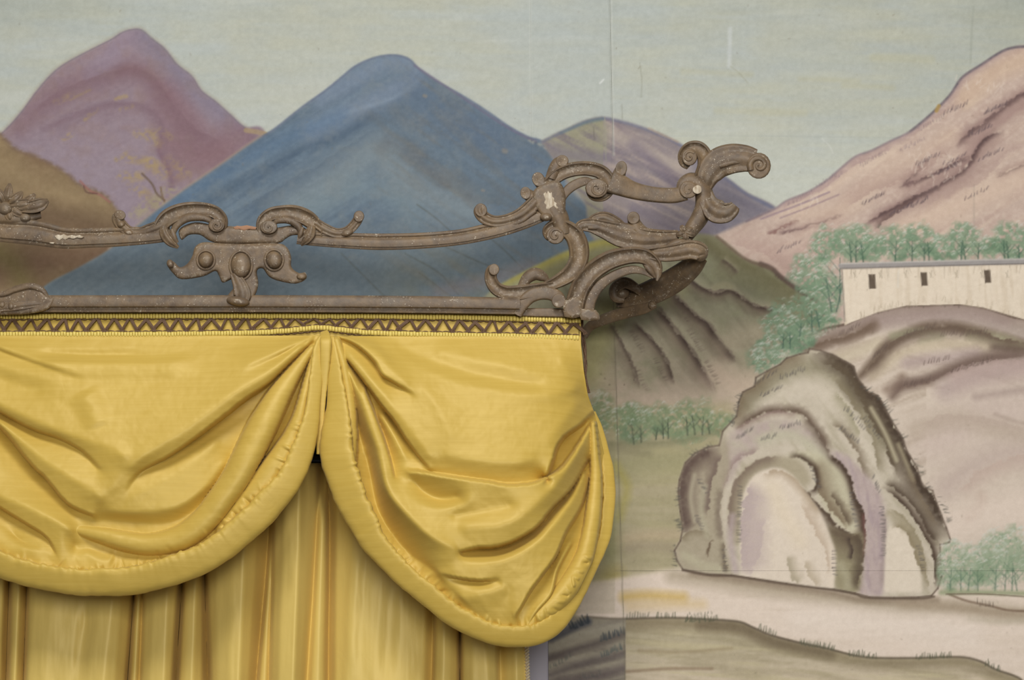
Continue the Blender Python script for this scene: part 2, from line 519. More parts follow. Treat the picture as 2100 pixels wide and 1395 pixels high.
# ---- small mauve and olive hill in the middle
SM_E = [(1110, 291), (1140, 276), (1170, 262), (1200, 249), (1233, 242), (1262, 246), (1300, 256), (1340, 270), (1380, 288), (1420, 312), (1460, 345), (1497, 371), (1533, 398), (1592, 430)]
SMH = pmask(SM_E + [(1560, 470), (1470, 500), (1235, 500), (1200, 415), (1165, 375), (1135, 325)], 2.0)
lay(SMH, (136, 126, 128))
lay(SMH * (XX < 1238), (148, 143, 122), 0.95)
lay(SMH * (XX >= 1238) * tex(streaks(24, 91, 90, 9), 0.42, 0.7), (176, 160, 148), 0.75)
lay(SMH * tex(streaks(30, 92, 70, 8), 0.5, 0.8), (112, 102, 114), 0.7)
stroke([(1120, 305), (1180, 320), (1240, 325)], 14, (120, 112, 124), 0.6, soft=20, clip=SMH)
stroke([(1250, 275), (1310, 300), (1370, 330), (1420, 350)], 16, (184, 170, 156), 0.6, soft=26, clip=SMH)
stroke([(1300, 300), (1350, 345), (1380, 380)], 12, (110, 100, 116), 0.5, soft=18, clip=SMH)
stroke([(1235, 400), (1300, 440), (1400, 480)], 18, (150, 138, 134), 0.6, soft=26, clip=SMH)
stroke([(1300, 430), (1380, 470), (1450, 480)], 10, (112, 104, 118), 0.5, soft=16, clip=SMH)
stroke([(1440, 340), (1500, 395), (1560, 425), (1480, 460)], 30, (122, 118, 130), 0.7, soft=36, clip=SMH)
stroke([(1180, 266), (1230, 258), (1236, 300)], 12, (148, 146, 120), 0.5, soft=16, clip=SMH)
stroke(SM_E, 4, (98, 104, 130), 0.7, soft=6, clip=SMH)
stroke([(1150, 272), (1200, 252), (1236, 244)], 4, (92, 112, 124), 0.6, soft=6, clip=SMH)
stroke([(1330, 264), (1355, 276), (1390, 292)], 2.5, (172, 152, 132), 0.5)
stroke([(1217, 262), (1219, 285)], 1.0, (100, 96, 84), 0.6)

# ---- pink mountain, right
PK_E = [(1455, 490), (1530, 455), (1587, 430), (1613, 413), (1653, 397), (1693, 373), (1720, 350), (1753, 323), (1787, 310), (1827, 290), (1867, 270), (1907, 237), (1947, 197), (1973, 160), (2013, 133), (2053, 107), (2080, 98), (2110, 96), (2200, 120), (2420, 260)]
PNK = pmask(PK_E + [(2420, 700), (1640, 700), (1560, 580), (1480, 500)], 2.0)
lay(PNK, (196, 174, 160))
p1 = streaks(-38, 101, 110, 12)
lay(PNK * tex(p1, 0.45, 0.8), (178, 150, 138), 0.45)
lay(PNK * tex(streaks(-35, 102, 80, 8), 0.52, 0.8), (214, 194, 174), 0.6)
lay(PNK * tex(N_FINE, 0.55, 0.75), (210, 192, 176), 0.3)
def valley(pts, w, a=0.75, col=(96, 76, 74)):
    wash(pts, -1, w * 3.6, (148, 120, 114), a * 0.8, PNK, rag=5, edge=4, g=1.2)
    wash(pts, 1, w * 1.8, (138, 110, 106), a * 0.75, PNK, rag=4, edge=3)
    wash(pts, -1, w * 0.9, col, a, PNK, rag=4, edge=3, back=w * 0.35)
valley([(2120, 180, 1.2), (2065, 215), (2030, 245, 1.1), (1985, 275, .8), (1960, 305, .5)], 13, 0.9)
valley([(2060, 265, .7), (2015, 290), (1990, 330, 1.2), (1960, 360, 1), (1900, 395, 1.2), (1850, 420), (1800, 445, 1.2), (1770, 465, .8)], 12, 0.95)
valley([(1990, 318, .7), (1940, 345), (1890, 368, .9), (1840, 385, .6)], 8, 0.7)
valley([(2120, 330, 1), (2070, 350, .8), (2040, 365, .5)], 9, 0.7)
valley([(1905, 325, .6), (1880, 350, 1.2), (1850, 380, .8)], 9, 0.5)
valley([(1590, 480, .6), (1640, 470, .9), (1690, 455, .7), (1730, 440, .4)], 5, 0.5)
valley([(1570, 480, .5), (1600, 470, 1), (1640, 452, .6)], 4, 0.6, (120, 84, 78))
stroke([(1600, 430), (1680, 400), (1740, 360), (1830, 315)], 14, (214, 192, 172), 0.6, soft=24, clip=PNK)
stroke([(1640, 440), (1720, 430), (1830, 350), (1950, 280)], 18, (206, 182, 162), 0.55, soft=30, clip=PNK)
stroke([(1850, 470), (1950, 430), (2060, 380), (2110, 360)], 26, (212, 188, 168), 0.75, soft=36, clip=PNK)
stroke([(2110, 120), (2040, 150), (1980, 200)], 20, (204, 178, 154), 0.7, soft=26, clip=PNK)
stroke([(1600, 560), (1640, 540), (1700, 500)], 40, (184, 156, 144), 0.5, soft=50, clip=PNK)
stroke([(1560, 450), (1640, 420), (1700, 395)], 2.2, (150, 128, 136), 0.7, clip=PNK)
stroke([(1600, 448), (1660, 425), (1720, 400)], 1.8, (150, 126, 132), 0.6, clip=PNK)
stroke(PK_E[1:-2], 2.2, (118, 106, 116), 0.7, soft=4)
stroke(PK_E[10:-2], 2.4, (92, 86, 92), 0.7, soft=4)
wash(PK_E[1:-2], 1, 16, (160, 136, 136), 0.6, PNK, rag=4)
stroke([(1925, 218), (1920, 228)], 4, (170, 140, 80), 0.8)
wash([(2125, 205), (2080, 235), (2040, 262), (2000, 300), (1975, 340)], 1, 44, (168, 140, 132), 0.6, PNK, rag=6)
wash([(2110, 290), (2060, 320), (2020, 365), (1960, 395), (1880, 430)], 1, 40, (176, 150, 140), 0.55, PNK, rag=6)
wash([(1960, 300), (1900, 345), (1850, 372), (1790, 395), (1730, 425)], 1, 40, (170, 142, 132), 0.55, PNK, rag=6)
wash([(1880, 405), (1830, 440), (1790, 470)], 1, 16, (100, 78, 74), 0.7, PNK, rag=5)
wash([(1830, 300), (1790, 325), (1740, 345)], 1, 22, (168, 142, 138), 0.6, PNK, rag=5)
wash([(1745, 340), (1700, 380), (1640, 412), (1600, 432)], 1, 20, (172, 146, 142), 0.6, PNK, rag=4)
wash([(1490, 500), (1560, 520), (1620, 560), (1660, 600)], -1, 60, (172, 144, 134), 0.5, PNK, rag=6)
for (x, y) in ((1790, 330), (1870, 300), (1910, 255), (1640, 410), (1700, 372)):
    row_ticks(x - 25, y + 12, x + 25, y - 14, 12, 6, 100, (120, 104, 112), 0.45, 1.0)
for (x, y, n) in ((1615, 510, 9), (1960, 225, 10), (1900, 330, 12), (1940, 350, 12), (1790, 410, 12), (1880, 420, 12), (2040, 225, 14), (2010, 270, 12), (2000, 400, 8), (1845, 432, 12), (1955, 330, 8), (2030, 320, 10)):
    row_ticks(x - 22, y + 10, x + 22, y - 10, n, 8, 70, (92, 78, 82), 0.6, 1.2)
for (x, y) in ((1880, 345), (1935, 365), (1955, 345), (2040, 190), (1890, 330), (1990, 175), (1660, 420)):
    for k in range(9):
        dash(x + rng.normal() * 16, y + rng.normal() * 10, rng.normal() * 6, -8 - 5 * rng.random(), 0.9, (220, 204, 190), 0.6)
stroke([(1997, 380), (1997, 470)], 0.9, (150, 140, 128), 0.5)

# ---- green hill with ravines
GR_E = [(960, 640), (1010, 596), (1060, 566), (1110, 540), (1160, 516), (1229, 492), (1300, 486), (1400, 481), (1443, 481), (1473, 488), (1500, 508), (1527, 531), (1560, 542), (1583, 552), (1600, 568), (1617, 582), (1640, 597), (1670, 615), (1690, 660)]
GRN = pmask(GR_E + [(1640, 760), (1560, 830), (1480, 850), (1180, 850), (1180, 660)], 2.0)
lay(GRN, (140, 137, 112))
dn = np.clip((YY - 600) / 210, 0, 1)
lay(GRN * dn, (196, 178, 156), 0.9)
lay(GRN * tex(streaks(52, 111, 90, 10), 0.45, 0.8) * (1 - 0.6 * dn), (110, 104, 84), 0.5)
lay(GRN * tex(N_MED, 0.5, 0.8), (150, 150, 118), 0.5)
stroke([(1010, 590), (1080, 560), (1150, 528), (1230, 500), (1290, 500)], 9, (162, 152, 76), 0.8, soft=16, clip=GRN)
stroke([(1100, 575), (1180, 545), (1260, 520)], 16, (128, 122, 82), 0.7, soft=24, clip=GRN)
stroke([(1210, 690), (1250, 640), (1300, 610), (1380, 590)], 26, (146, 142, 98), 0.7, soft=36, clip=GRN)
stroke([(1200, 770), (1222, 710), (1240, 655)], 28, (176, 168, 122), 0.85, soft=38, clip=GRN)
stroke([(1450, 500), (1500, 530), (1560, 565), (1620, 600)], 18, (112, 106, 76), 0.75, soft=28, clip=GRN)
stroke([(1480, 560), (1540, 580), (1600, 610), (1640, 640)], 16, (130, 126, 96), 0.6, soft=24, clip=GRN)
def ravine(pts, w, a=0.9):
    wash(pts, 1, w * 3.8, (116, 98, 84), a * 0.85, GRN, rag=4, edge=3)
    wash(pts, 1, w * 1.4, (74, 60, 54), a, GRN, rag=3, edge=2, back=w * 0.4)
    wash(pts, -1, w * 2.2, (192, 180, 154), a * 0.5, GRN, rag=4, edge=2)
ravine([(1400, 560, .5), (1440, 590), (1470, 600), (1500, 596, .8), (1540, 622), (1570, 632, .6), (1610, 636, .3)], 8)
ravine([(1370, 590, .5), (1420, 640), (1450, 662, 1.2), (1470, 690, 1.1), (1495, 720, .8), (1510, 745, .4)], 12)
ravine([(1345, 625, .6), (1390, 680, 1), (1420, 720, 1), (1450, 770, .8), (1470, 810, .4)], 11)
ravine([(1300, 660, .5), (1345, 705, .9), (1370, 745), (1385, 790, .5)], 9, 0.7)
ravine([(1250, 660, .6), (1280, 710), (1300, 755), (1310, 800, .4)], 7, 0.55)
ravine([(1480, 530, .5), (1500, 545, 1), (1515, 560, .6)], 7, 0.5)
stroke([(1465, 590), (1485, 585), (1500, 590)], 6, (160, 152, 122), 0.7, soft=8, clip=GRN)
stroke([(1490, 700), (1520, 690), (1560, 680)], 20, (186, 172, 146), 0.55, soft=30, clip=GRN)
stroke([(1470, 770), (1500, 790), (1540, 800)], 26, (206, 184, 162), 0.7, soft=36, clip=GRN)
stroke([(1560, 542), (1583, 552), (1600, 568), (1640, 597), (1672, 616)], 5, (92, 74, 66), 0.85, soft=5)
stroke([(1470, 486), (1527, 531), (1583, 552)], 3, (112, 92, 78), 0.7, soft=4)
row_ticks(1590, 570, 1650, 602, 14, 5, 60, (88, 74, 66), 0.5)
for (x, y) in ((1300, 700), (1350, 760), (1395, 640), (1420, 700), (1455, 765), (1310, 780)):
    row_ticks(x - 10, y - 22, x + 14, y + 22, 13, 9, 20, (108, 92, 82), 0.45, 1.1)
lay(GRN * np.clip((YY - 770) / 60, 0, 1), (206, 186, 166), 0.7)

# ---- low flat land, water and yellow shore between the rocks and the window
FLAT = pmask([(1090, 820), (1300, 840), (1500, 830), (1560, 1200), (1560, 1420), (1090, 1420)], 10, smooth=False)
lay(FLAT, (176, 165, 134))
lay(FLAT * np.clip((870 - YY) / 40, 0, 1), (192, 174, 148), 0.8)
lay(FLAT * tex(N_HOR, 0.4, 0.7), (158, 150, 116), 0.45)
lay(FLAT * tex(streaks(0, 121, 90, 14), 0.45, 0.8), (178, 168, 130), 0.6)
stroke([(1270, 960), (1350, 950), (1420, 950)], 26, (156, 152, 112), 0.5, soft=36, clip=FLAT)
stroke([(1262, 955), (1285, 1000), (1270, 1060)], 9, (172, 160, 80), 0.5, soft=16, clip=FLAT)
stroke([(1265, 1110), (1330, 1100), (1400, 1098)], 12, (186, 168, 138), 0.75, soft=18, clip=FLAT)
stroke([(1270, 1130), (1330, 1120), (1400, 1130)], 10, (160, 146, 122), 0.6, soft=16, clip=FLAT)
stroke([(1240, 1190), (1300, 1185), (1400, 1190)], 18, (196, 184, 150), 0.6, soft=24, clip=FLAT)
stroke([(1180, 1260), (1230, 1225), (1256, 1190)], 26, (168, 152, 86), 0.7, soft=34, clip=FLAT)
stroke([(1200, 960), (1240, 1040), (1250, 1130)], 22, (158, 156, 110), 0.6, soft=30, clip=FLAT)

# ---- big mound behind the rock
MO_E = [(1600, 756), (1613, 728), (1633, 705), (1663, 686), (1693, 674), (1733, 666), (1753, 657), (1777, 647), (1800, 640), (1857, 628), (1900, 627), (1967, 625), (2017, 632), (2050, 642), (2080, 652), (2110, 657), (2420, 720)]
MOU = pmask(MO_E + [(2420, 1240), (1700, 1240), (1620, 900)], 2.0)
lay(pmask([(1560, 760), (1700, 660), (2420, 640), (2420, 1260), (1500, 1260)], 4, smooth=False), (206, 186, 168))
lay(MOU, (213, 197, 180))
m1 = streaks(-22, 131, 110, 10); m2 = streaks(14, 132, 120, 9)
lay(MOU * tex(m1, 0.45, 0.75) * (XX < 1900), (170, 152, 132), 0.5)
lay(MOU * tex(m2, 0.45, 0.75) * (XX >= 1860) * (YY < 800), (164, 146, 130), 0.5)
stroke([(1640, 715), (1720, 685), (1800, 660), (1900, 650), (2000, 655), (2110, 690)], 18, (168, 152, 142), 0.7, soft=24, clip=MOU)
stroke([(1780, 665), (1870, 650), (1980, 645), (2060, 660)], 14, (170, 150, 142), 0.7, soft=20, clip=MOU)
stroke([(1650, 735), (1690, 705), (1740, 690), (1790, 668)], 13, (122, 102, 86), 0.75, soft=16, clip=MOU, tex=tex(N_MED + .2, .3, .6))
stroke([(1690, 745), (1760, 722), (1800, 705)], 12, (206, 192, 166), 0.7, soft=16, clip=MOU)
stroke([(1760, 775, .6), (1790, 745), (1815, 715, 1.2), (1850, 690, .9), (1900, 672), (1960, 672), (2030, 688), (2110, 712)], 11, (112, 94, 78), 0.85, soft=13, clip=MOU, tex=tex(N_MED + .25, .3, .6))
stroke([(1830, 690), (1880, 682), (1930, 690), (1890, 702)], 8, (156, 152, 124), 0.7, soft=12, clip=MOU)
stroke([(1990, 690), (2060, 700), (2110, 725)], 12, (176, 172, 140), 0.7, soft=14, clip=MOU)
stroke([(2030, 712), (2110, 720)], 7, (98, 82, 70), 0.7, soft=9, clip=MOU)
stroke([(1790, 770), (1850, 725), (1940, 705), (2020, 710)], 12, (202, 186, 160), 0.75, soft=16, clip=MOU)
stroke([(1830, 815, .7), (1850, 795), (1900, 782, .9), (1950, 760), (2010, 738), (2110, 728)], 11, (118, 98, 86), 0.75, soft=14, clip=MOU, tex=tex(N_MED + .25, .3, .6))
stroke([(1820, 800), (1840, 790), (1850, 775)], 10, (136, 114, 98), 0.6, soft=14, clip=MOU)
stroke([(1860, 745), (1940, 735), (2000, 725)], 12, (178, 158, 152), 0.7, soft=18, clip=MOU)
stroke([(1940, 800), (2010, 770), (2110, 750)], 22, (182, 162, 156), 0.7, soft=30, clip=MOU)
stroke([(1920, 900), (2020, 850), (2110, 830)], 46, (206, 187, 175), 0.7, soft=60, clip=MOU)
stroke([(2000, 815), (2060, 805), (2110, 800)], 7, (158, 138, 130), 0.5, soft=14, clip=MOU)
stroke([(2040, 850), (2080, 865), (2110, 870)], 3, (160, 140, 128), 0.5, soft=8, clip=MOU)
stroke([(1880, 880), (1960, 860), (2040, 880), (2110, 900)], 20, (188, 172, 152), 0.5, soft=30, clip=MOU)
stroke([(1940, 1000), (1990, 960), (2060, 930), (2110, 930)], 24, (190, 170, 160), 0.6, soft=44, clip=MOU)
stroke([(1985, 1060), (2010, 1040), (2012, 1020)], 10, (180, 156, 140), 0.5, soft=16, clip=MOU)
stroke([(1940, 1080), (2000, 1060), (2110, 1040)], 34, (228, 210, 194), 0.7, soft=44, clip=MOU)
wash([(1757, 782), (1790, 748), (1815, 714), (1850, 692), (1900, 675), (1960, 672), (2030, 688), (2120, 714)], 1, 30, (108, 90, 76), 0.85, MOU, rag=4, back=3)
wash([(1640, 722), (1690, 700), (1740, 688), (1800, 660)], 1, 22, (116, 96, 80), 0.8, MOU, rag=4, back=3)
wash([(1822, 820), (1850, 795), (1905, 783), (1955, 762), (2015, 740), (2120, 728)], -1, 30, (118, 98, 88), 0.8, MOU, rag=4, back=4)
wash([(1930, 770), (1990, 748), (2120, 735)], 1, 60, (182, 158, 150), 0.6, MOU, rag=5, g=1.0)
wash(MO_E[3:], 1, 26, (146, 126, 116), 0.75, MOU, rag=3)
wash([(1880, 870), (1960, 850), (2040, 862), (2120, 880)], 1, 40, (184, 164, 150), 0.5, MOU, rag=6)
wash([(1960, 1010), (2010, 968), (2070, 940), (2120, 935)], 1, 46, (194, 170, 156), 0.5, MOU, rag=6)
stroke(MO_E[3:], 2.6, (98, 80, 68), 0.85, soft=3)
for (x0, y0, x1, y1, n) in ((1790, 643, 1830, 634, 10), (1840, 633, 1900, 628, 9), (1940, 626, 2000, 630, 8), (1660, 690, 1720, 672, 9)):
    row_ticks(x0, y0, x1, y1, n, 8, 95, (104, 92, 80), 0.6)
for (x0, y0, x1, y1, n) in ((1790, 735, 1818, 712, 12), (1850, 690, 1915, 672, 16), (1855, 792, 1905, 782, 12), (1950, 765, 2030, 742, 20), (1720, 690, 1760, 672, 9), (1895, 748, 1945, 738, 9), (1970, 690, 2020, 682, 10), (1930, 690, 1960, 686, 7)):
    row_ticks(x0, y0, x1, y1, n, 9, 72, (98, 82, 74), 0.6, 1.1)

# ---- long white building on the mound
HSE = pmask([(1725, 545), (2420, 528), (2420, 700), (2100, 656), (2017, 632), (1967, 625), (1857, 628), (1800, 641), (1745, 662), (1732, 668), (1729, 620)], 1.0, smooth=False)
HSE_CLIP = HSE
# ---- trees: soft green clouds with light commas and dark twigs
def tree(cx, cy, rx, ry, n=60, white=0.5, base=None, dark=(86, 114, 88)):
    sl = (slice(max(0, int((cy - 1.6 * ry - CY0) / CS)), min(CH, int((cy + 1.6 * ry - CY0) / CS))), slice(max(0, int((cx - 1.6 * rx - CX0) / CS)), min(CW, int((cx + 1.6 * rx - CX0) / CS))))
    d = np.hypot((XX[sl] - cx) / rx, (YY[sl] - cy) / ry)
    M = np.clip((1.18 - d + 0.9 * (N_MED[sl] - 0.5)) / 0.4, 0, 1)
    for Q, c, al in ((M * tex(N_FINE[sl], 0.2, 0.5), base or (126, 148, 120), 0.85), (M * tex(N_MED[sl], 0.5, 0.75) * np.clip((YY[sl] - cy) / ry + 0.6, 0, 1), dark, 0.5)):
        a = (Q * al)[..., None]
        CAN[sl] = CAN[sl] * (1 - a) + np.asarray(c, float) * a
    for _ in range(n):
        a = rng.random() * 2 * math.pi; r = math.sqrt(rng.random()) * 1.02
        x = cx + rx * r * math.cos(a); y = cy + ry * r * math.sin(a)
        up = (math.sin(a) < 0.15) * r
        if rng.random() < white * (0.25 + up):
            k = 1 + 0.16 * rng.random()
            x, y = cx + (x - cx) * k, cy + (y - cy) * k
            dash(x, y, 3 + 2 * rng.random(), -2 - 2 * rng.random(), 1.0, (212, 212, 200), 0.5)
            dash(x + 4, y - 3, 3, 2, 0.9, (206, 208, 198), 0.5)
        elif rng.random() < 0.5:
            dash(x, y, 3 * rng.normal(), 3 + rng.random() * 3, 1.2, (100, 126, 100), 0.35)
        else:
            dash(x, y, 3 * rng.normal(), 2 + rng.random() * 3, 1.2, (156, 174, 142), 0.4)

def twig(x, y, h, col=(70, 84, 66), a=0.75):
    dash(x, y, rng.normal() * h * 0.08, -h, 1.5, col, a)
    for k in range(3):
        s = 0.25 + 0.22 * k
        sg = 1 if k % 2 else -1
        dash(x, y - h * s, sg * h * 0.3, -h * 0.36, 1.0, col, a * 0.85)

for (cx, cy, rx, ry, n, wv) in ((1660, 560, 40, 40, 130, .9), (1690, 600, 40, 60, 150, .5), (1650, 650, 60, 46, 170, .5), (1600, 690, 42, 56, 170, .8), (1570, 735, 34, 34, 110, .9), (1630, 700, 40, 30, 90, .2)):
    tree(cx, cy, rx, ry, n, wv)
for (x, y, h) in ((1715, 640, 100), (1705, 640, 70), (1722, 620, 90), (1620, 715, 34), (1605, 715, 30), (1665, 680, 40), (1680, 672, 34), (1640, 690, 26)):
    twig(x, y, h, (72, 98, 84))
for (cx, cy, rx, ry, n, wv) in ((1690, 505, 30, 40, 90, .9), (1745, 500, 44, 38, 130, .6), (1790, 512, 28, 26, 60, .8), (1835, 500, 34, 36, 100, .5), (1885, 498, 40, 36, 110, .4), (1930, 512, 26, 26, 60, .9), (1980, 498, 36, 38, 110, .6), (2030, 510, 26, 24, 60, .8), (2075, 495, 40, 40, 120, .5), (2130, 500, 40, 40, 40, .5)):
    tree(cx, cy, rx, ry, n, wv)
for x in (1745, 1755, 1770, 1835, 1870, 1895, 1905, 1970, 1980, 2005, 2060, 2068, 2090):
    twig(x, 538, 34 + rng.random() * 10, (66, 92, 76))
lay(HSE, (228, 213, 192))
lay(HSE * tex(streaks(88, 141, 60, 6), 0.5, 0.8), (210, 193, 169), 0.6)
lay(HSE * tex(N_MED, 0.55, 0.8), (228, 213, 192), 0.6)
stroke([(1724, 546.5), (1900, 542), (2100, 537), (2420, 530)], 5.2, (158, 152, 148), 1.0, soft=2)
stroke([(1724, 542), (1900, 537), (2100, 532), (2420, 525)], 1.5, (190, 184, 176), 0.9, soft=2)
stroke([(1724, 552), (1900, 547), (2100, 542), (2420, 535)], 1.4, (116, 108, 104), 0.9, soft=2)
stroke([(1726, 552), (1729, 600), (1732, 660)], 1.6, (150, 138, 126), 0.8)
for (x0, y0, x1, y1) in ((1781, 564, 1796, 593), (1888, 560, 1902, 587), (2018, 555, 2032, 581)):
    W = pmask([(x0, y0), (x1 - 2, y0 - 0.8), (x1, y1), (x0 + 2, y1)], 1.0, smooth=False)
    lay(W, (102, 88, 74))
    stroke([(x0, y0), (x0 + 2, y1)], 0.9, (78, 66, 56), 0.8)
for k in range(26):
    x = 1735 + rng.random() * 365
    y = 552 - (x - 1725) * 0.025
    dash(x, y + 2, rng.normal() * 2, 8 + rng.random() * 16, 0.9, (160, 146, 126), 0.5)
for k in range(7):
    x = 1750 + k * 52
    dash(x, 560, 6, 10, 0.9, (140, 130, 110), 0.5)
    dash(x + 4, 556, -2, 14, 0.9, (140, 130, 110), 0.5)
stroke([(1842, 556), (1841, 590)], 2, (222, 214, 200), 0.6)
ticks([(1760, 655), (1800, 638), (1857, 627), (1967, 624), (2100, 654)], 60, 10, 92, (160, 146, 122), 0.45, 1.0, 3)

# ---- bushes on the shore by the window
for (cx, cy, rx, ry, n, wv) in ((1225, 850, 34, 44, 150, .9), (1300, 868, 46, 38, 140, .5), (1360, 862, 40, 36, 110, .3), (1420, 866, 52, 44, 150, .4), (1475, 868, 34, 24, 60, .4), (1285, 850, 30, 20, 60, .9)):
    tree(cx, cy, rx, ry, n, wv, (132, 146, 110), (98, 120, 92))
stroke([(1255, 912), (1330, 910), (1400, 904), (1480, 884)], 7, (132, 130, 100), 0.6, soft=12)
for (x, y, h) in ((1300, 912, 40), (1315, 908, 34), (1360, 900, 36), (1370, 900, 40), (1410, 893, 36), (1425, 892, 40), (1440, 892, 36), (1345, 902, 24), (1455, 890, 26)):
    twig(x, y, h, (74, 82, 66))
stroke([(1210, 912), (1260, 920), (1330, 930)], 8, (140, 134, 104), 0.5, soft=12)

# ---- the rock with the cave-like arches
RK = [(1482, 885), (1510, 855), (1515, 825), (1523, 805), (1547, 793), (1550, 775), (1573, 762), (1600, 748), (1613, 735), (1640, 727), (1657, 724), (1659, 716), (1683, 720), (1707, 728), (1733, 742), (1750, 752), (1757, 775), (1773, 795), (1779, 804), (1800, 812), (1808, 825), (1817, 842), (1827, 862), (1837, 878), (1850, 898), (1860, 928), (1868, 940), (1880, 960), (1890, 993), (1900, 1002), (1912, 1007), (1915, 1018), (1930, 1057), (1940, 1083), (1948, 1107), (1946, 1113), (1927, 1118), (1928, 1143), (1930, 1183), (1923, 1207), (1910, 1222), (1883, 1225), (1833, 1226), (1783, 1225), (1753, 1217), (1710, 1209), (1677, 1207), (1613, 1197), (1547, 1187), (1500, 1180), (1450, 1178), (1400, 1168), (1388, 1150), (1383, 1130), (1395, 1110), (1400, 1085), (1395, 1050), (1390, 1010), (1393, 985), (1405, 950), (1425, 930), (1450, 918), (1475, 914), (1482, 885)]
# ground first
GND = pmask([(1180, 1200), (1400, 1165), (1500, 1178), (1700, 1205), (1950, 1215), (2420, 1210), (2420, 1700), (1180, 1700)], 3, smooth=False)
lay(GND, (228, 211, 194))
lay(GND * tex(N_HOR, 0.45, 0.75), (214, 197, 178), 0.5)
stroke([(1380, 1180), (1470, 1192), (1600, 1212), (1720, 1228), (1850, 1245), (1960, 1245), (2110, 1262)], 15, (172, 158, 134), 0.7, soft=26, clip=GND)
stroke([(1420, 1176), (1560, 1196), (1700, 1216), (1780, 1232), (1920, 1232)], 7, (136, 118, 98), 0.65, soft=12, clip=GND)
stroke([(1850, 1240), (1950, 1245), (2050, 1258), (2110, 1262)], 10, (168, 150, 128), 0.7, soft=16, clip=GND)
stroke([(1280, 1225), (1330, 1222), (1400, 1226)], 10, (208, 176, 104), 0.8, soft=18, clip=GND)
stroke([(1290, 1245), (1380, 1240), (1440, 1240)], 10, (214, 188, 140), 0.6, soft=18, clip=GND)
stroke([(1990, 1270), (2050, 1276), (2110, 1270)], 6, (190, 178, 156), 0.6, soft=12, clip=GND)
stroke([(1640, 1270), (1800, 1280), (1990, 1300)], 26, (234, 219, 204), 0.6, soft=34, clip=GND)
stroke([(1947, 1220), (1983, 1233), (2033, 1244), (2067, 1252), (2110, 1254)], 2.2, (122, 100, 82), 0.8, soft=3)
row_ticks(2005, 1240, 2035, 1244, 7, 10, 88, (100, 88, 76), 0.6)
# foreground bank
FB_E = [(1060, 1300), (1130, 1268), (1200, 1266), (1256, 1270), (1280, 1270), (1340, 1268), (1400, 1268), (1433, 1270), (1510, 1275), (1543, 1287), (1580, 1303), (1633, 1317), (1693, 1330), (1753, 1345), (1800, 1350), (1883, 1350), (1967, 1348), (2010, 1357), (2040, 1373), (2087, 1390), (2140, 1420), (2420, 1480)]
FBK = pmask(FB_E + [(2420, 1700), (1060, 1700)], 2)
lay(FBK, (182, 170, 142))
lay(FBK * np.clip((YY - 1310) / 90, 0, 1), (214, 197, 174), 0.75)
lay(FBK * tex(streaks(6, 151, 120, 8), 0.45, 0.75), (160, 148, 118), 0.55)
lay(FBK * tex(streaks(4, 152, 150, 10), 0.52, 0.8), (200, 188, 150), 0.55)
FB2 = [(p[0], p[1] + 10) for p in FB_E]
stroke(FB2[2:], 13, (138, 124, 98), 0.7, soft=22, clip=FBK)
stroke([(1440, 1282), (1520, 1290), (1590, 1318), (1700, 1342)], 12, (116, 102, 80), 0.7, soft=18, clip=FBK)
stroke([(1310, 1335), (1400, 1338), (1500, 1330)], 3, (150, 132, 102), 0.5, soft=6, clip=FBK)
stroke([(1285, 1378), (1370, 1372), (1460, 1372)], 3, (140, 118, 94), 0.7, soft=5, clip=FBK)
stroke(FB_E[2:], 2.2, (92, 80, 66), 0.8, soft=3)
for (x0, y0, x1, y1, n) in ((1405, 1276, 1470, 1272, 22), (1555, 1292, 1590, 1302, 8), (1640, 1320, 1710, 1334, 22), (1740, 1344, 1795, 1350, 16), (1880, 1352, 1950, 1348, 18), (2020, 1364, 2050, 1378, 8), (1285, 1268, 1330, 1266, 9), (1345, 1267, 1385, 1266, 8)):
    row_ticks(x0, y0, x1, y1, n, 10, 84, (88, 90, 70), 0.7, 1.3)
row_ticks(1415, 1262, 1460, 1258, 7, 4, 90, (88, 92, 72), 0.6)
# dark bank beside the window (left of the sheet joint)
DB = FBK * (XX < 1283)
lay(DB, (152, 144, 128), 0.8)
lay(DB * tex(streaks(-12, 153, 90, 9), 0.45, 0.75), (112, 102, 94), 0.7)
stroke([(1120, 1330), (1180, 1300), (1230, 1288), (1290, 1284)], 12, (170, 162, 144), 0.7, soft=16, clip=DB)
stroke([(1120, 1352), (1190, 1330), (1285, 1300)], 7, (96, 86, 82), 0.7, soft=12, clip=DB)
stroke([(1130, 1385), (1200, 1360), (1285, 1340)], 7, (108, 98, 94), 0.7, soft=12, clip=DB)
stroke([(1150, 1400), (1220, 1388), (1285, 1370)], 9, (104, 92, 90), 0.7, soft=14, clip=DB)
stroke([(1130, 1310), (1160, 1296), (1185, 1284), (1206, 1276)], 8, (92, 92, 96), 0.85, soft=8)
row_ticks(1172, 1290, 1208, 1276, 10, 15, 112, (62, 68, 74), 0.85, 2.0)
row_ticks(1232, 1315, 1278, 1300, 12, 13, 100, (74, 80, 82), 0.8, 1.8)
row_ticks(1235, 1345, 1275, 1330, 10, 10, 100, (84, 96, 94), 0.7, 1.6)
row_ticks(1130, 1370, 1170, 1350, 8, 9, 100, (84, 92, 88), 0.6, 1.2)
row_ticks(1190, 1395, 1230, 1385, 8, 8, 100, (84, 92, 88), 0.5, 1.2)

ROCK = pmask(RK, 1.5, smooth=False)
DK = (76, 60, 48); OL = (148, 140, 114); LI = (188, 169, 164); PA = (212, 200, 180); BRW = (106, 88, 74)
lay(ROCK, (203, 191, 171))
lay(ROCK * tex(N_MED, 0.45, 0.75), (215, 203, 185), 0.5)
lay(ROCK * tex(streaks(52, 181, 60, 9), 0.5, 0.8), (166, 156, 130), 0.5)
